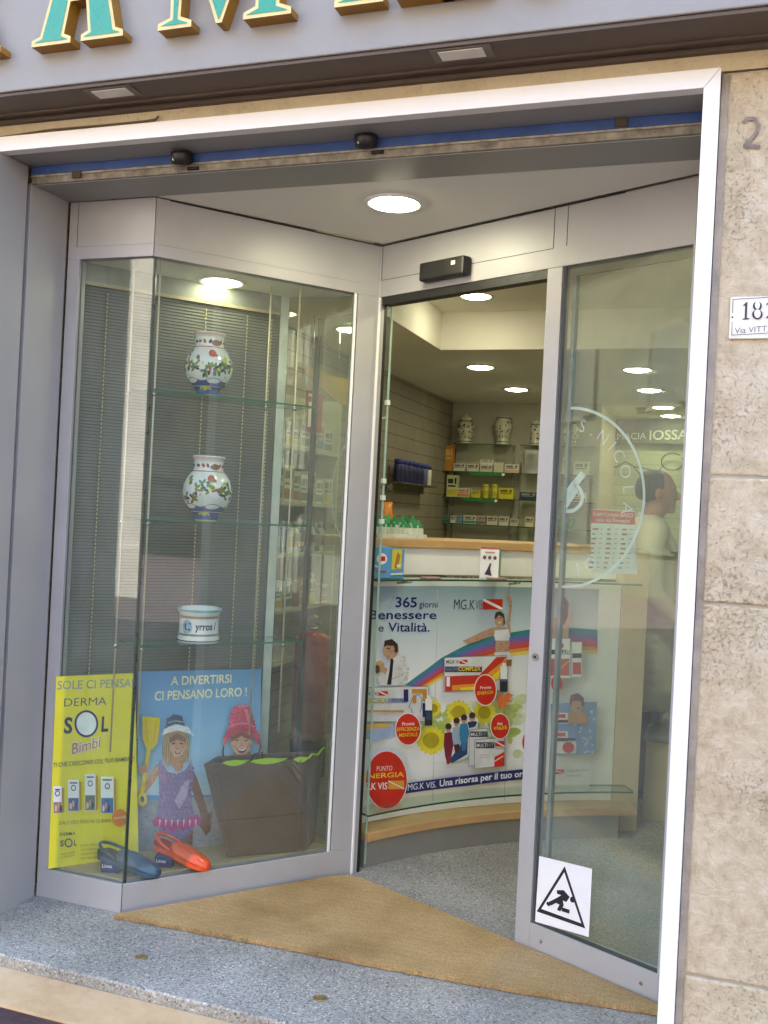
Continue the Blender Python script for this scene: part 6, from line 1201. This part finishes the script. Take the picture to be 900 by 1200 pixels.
for s_ in (1, -1):
    i = len(V); V += [(-.035, s_*.17, 1.45), (-.05, s_*.225, 1.36), (-.04, s_*.25, 1.14), (.10, s_*.24, 1.02), (.19, s_*.21, 1.03)]; Eg += [(3, i), (i, i+1), (i+1, i+2), (i+2, i+3), (i+3, i+4)]; Rd += [.072, .06, .045, .034, .028]
    for q in range(5):       # thumb and four fingers
        j = len(V); a = (q-2)*.016
        if q == 0: V += [(.215, s_*.185, 1.045), (.245, s_*.165, 1.045)]
        else: V += [(.24, s_*(.205+a*.9), 1.03), (.285, s_*(.205+a), 1.02-.002*q)]
        Eg += [(i+4, j), (j, j+1)]; Rd += [.011, .009]
    i = len(V); V += [(0, s_*.09, .86), (.01, s_*.10, .5), (-.02, s_*.105, .10), (.09, s_*.115, .045), (.17, s_*.12, .035)]; Eg += [(0, i), (i, i+1), (i+1, i+2), (i+2, i+3), (i+3, i+4)]; Rd += [.095, .062, .042, .04, .032]
hm = MB()
def head_shape(n, p):        # long skull: fuller back, flat face, jaw narrowing to the chin
    if n.z < 0: p.y *= 1-.28*min(1, -n.z)**1.4; p.x = p.x*(1-.18*(-n.z)) + .022*(-n.z)
    if n.x < 0: p.x *= 1.10
    return p
ball(hm, (.015, 0, 1.682), (.088, .076, .122), SKN, 22, head_shape)
ball(hm, (.115, 0, 1.668), (.020, .015, .026), SKN, 10, lambda n, p: Vector((p.x+(-n.z)*.008, p.y, p.z)))
ball(hm, (.098, 0, 1.628), (.014, .024, .006), SKN, 8); ball(hm, (.097, 0, 1.616), (.013, .022, .007), SKN, 8); ball(hm, (.085, 0, 1.585), (.022, .026, .018), SKN, 10); ball(hm, (.092, 0, 1.715), (.012, .05, .010), SKN, 8)
for s_ in (1, -1): ball(hm, (-.005, s_*.080, 1.675), (.020, .010, .033), SKN, 10); ball(hm, (.055, s_*.045, 1.66), (.03, .022, .026), SKN, 8)
bodym = remesh([skin(V, Eg, Rd), mesh_of(hm)], 'body', .0085, SKN); bo = bpy.data.objects.new('body', bodym); COL.objects.link(bo); bo.parent = man
mb = MB(); ball(mb, (-.022, 0, 1.702), (.096, .085, .108), HAIR, 22, lambda n, p: Vector((p.x, p.y, p.z if n.z > -.5 else -.5*.106+(p.z+.5*.106)*.4)))
o = mb.build('hair', man, org=(0, 0, 0))
for s_ in (1, -1):
    mb = MB(); ball(mb, (.083, s_*.031, 1.690), (.010, .013, .008), mat('e9e6e0', .2), 8); ball(mb, (.0905, s_*.031, 1.690), (.004, .006, .006), mat('2c1d14', .2), 8); mb.build('eye', man, org=(0, 0, 0)); mb = MB(); mb.tube([(.096, s_*.012, 1.709), (.096, s_*.032, 1.714), (.082, s_*.052, 1.706)], .0045, HAIR, 6); mb.build('eyebrow', man, org=(0, 0, 0))
V = [(0, 0, 1.0), (0, 0, 1.15), (-.01, 0, 1.33), (-.03, 0, 1.455), (-.025, 0, 1.525), (.0, 0, .62)]; Eg = [(0, 1), (1, 2), (2, 3), (3, 4), (0, 5)]; Rd = [(.198, .16), (.185, .155), (.178, .15), (.135, .115), (.076, .074), (.235, .185)]
for s_ in (1, -1): i = len(V); V += [(-.035, s_*.175, 1.455), (-.05, s_*.232, 1.36), (-.04, s_*.255, 1.14), (.08, s_*.245, 1.035)]; Eg += [(3, i), (i, i+1), (i+1, i+2), (i+2, i+3)]; Rd += [.088, .076, .062, .052]
cm = remesh([skin(V, Eg, Rd)], 'coat', .012, COAT, 4); o = bpy.data.objects.new('coat', cm); COL.objects.link(o); o.parent = man
mb = MB(); mb.tube([(-.075, .045, 1.55), (-.085, 0, 1.56), (-.075, -.045, 1.55), (-.01, -.075, 1.53), (.05, -.05, 1.49), (.085, -.02, 1.43)], .012, COAT, 8, taper=[.012]*5+[.004]); mb.tube([(-.075, .045, 1.55), (-.01, .075, 1.53), (.05, .05, 1.49), (.085, .02, 1.43)], .012, COAT, 8, taper=[.012]*3+[.004]); mb.build('collar', man, org=(0, 0, 0))
V = [(0, 0, .9)]; Eg = []; Rd = [(.13, .11)]
for s_ in (1, -1): i = len(V); V += [(0, s_*.09, .84), (.01, s_*.10, .5), (-.02, s_*.105, .10)]; Eg += [(0, i), (i, i+1), (i+1, i+2)]; Rd += [.082, .072, .062]
tm = remesh([skin(V, Eg, Rd)], 'trousers', .014, mat('3d4650', .8, noise=.08), 4); o = bpy.data.objects.new('trousers', tm); COL.objects.link(o); o.parent = man
for s_ in (1, -1):
    mb = MB(); ball(mb, (.06, s_*.113, .035), (.15, .055, .05), mat('1c1a19', .4), 12, lambda n, p: Vector((p.x, p.y, max(p.z, -.034)))); mb.build('shoe', man, org=(0, 0, 0))
for o in man.children: o.location = (0, 0, 0)

# ================================================================== the street opposite, as the panes reflect it
OST = stone_mat('sunlit_stucco', '9d9588', 'b2aa9d', 'c3bbae', sc=2.0, bump=.3); OCH = stone_mat('grey_stucco', '5f594e', '6f685c', '7d766a', sc=2.0, bump=.2); SHU = mat('86806c', .6); PANE = mat('4a4f50', .2, noise=.05)
def house(label, x0, x1, y0, y1, h, M, nx, face='y', base=None, trim=None):
    t = thing('house', label, 'house', ((x0+x1)/2, (y0+y1)/2, 0), 'houses across the street'); z0 = -.042; OST_ = trim or OST; SHU_ = mat('454034', .7) if trim else SHU; PANE_ = mat('3a382e', .5) if trim else PANE
    mb = MB(); mb.box(x0, x1, y0, y1, z0, h, M); mb.build('wall', t)
    mb = MB(); mb.box(x0-.3, x1+.3, y0-.3, y1+.35, h+.002, h+.25, OST_); mb.build('cornice', t); mb = MB(); mb.box(x0, x1, y1+.001, y1+.06, z0, 1 if False else .75, OST_ if base is None else base); mb.build('plinth', t)
    for s in range(int((h-.5)//3.1)):
        for k in range(nx):
            if face == 'y':
                cx_ = x0+(x1-x0)*(k+.5)/nx; zz_ = 1.0+s*3.1; w_ = mb
                mb = MB(); mb.box(cx_-.62, cx_+.62, y1+.001, y1+.07, zz_-.12, zz_+1.75, OST_); fr_ = mb.build('window', t); mb = MB(); mb.box(cx_-.5, cx_+.5, y1+.071, y1+.075, zz_, zz_+1.6, PANE_); mb.build('pane', fr_)
                for e in (-1, 1): mb = MB(); mb.box(cx_+e*.78-.26, cx_+e*.78+.26, y1+.072, y1+.11, zz_-.02, zz_+1.62, SHU_); mb.build('shutter', fr_)
    return t
house('pale stone house across the street, reflected in the display bay', -13.2, -5.5, -16, -7.2, 7.5, OST, 2)
house('dark olive house farther left across the street, reflected in the fixed pane', -40, -13.4, -16, -7.3, 8.2, stone_mat('olive_stucco', '413d30', '4c4737', '575140', sc=2.0, bump=.2), 7, trim=mat('4f4a3c', .8, noise=.1))
house('darker grey house across the street, facing the door', -5.4, 20, -16, -7.6, 7.0, OCH, 7)
house('tall house added at the street end to darken the reflection in the slanted display pane', 22, 32, -11, 2.3, 13, OCH, 3)  # unseen block, added to keep bright sky out of the slanted pane
# yellow bowed sheet, made up for a faint reflection seen through the display bay
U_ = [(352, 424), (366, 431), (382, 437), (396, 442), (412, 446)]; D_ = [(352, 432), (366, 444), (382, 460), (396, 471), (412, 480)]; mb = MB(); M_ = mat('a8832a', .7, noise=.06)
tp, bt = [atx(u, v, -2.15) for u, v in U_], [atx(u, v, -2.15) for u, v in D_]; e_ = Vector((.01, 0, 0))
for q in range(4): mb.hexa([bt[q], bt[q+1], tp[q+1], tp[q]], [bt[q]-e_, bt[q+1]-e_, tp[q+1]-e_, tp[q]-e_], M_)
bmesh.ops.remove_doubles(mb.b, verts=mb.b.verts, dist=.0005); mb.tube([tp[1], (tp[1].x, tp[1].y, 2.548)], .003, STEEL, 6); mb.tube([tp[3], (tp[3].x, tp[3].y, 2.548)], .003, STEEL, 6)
tag(mb.build('yellow_sheet', org=tuple(tp[2])), 'yellow curved sheet made up for a faint reflection above the left wall shelving', 'banner')
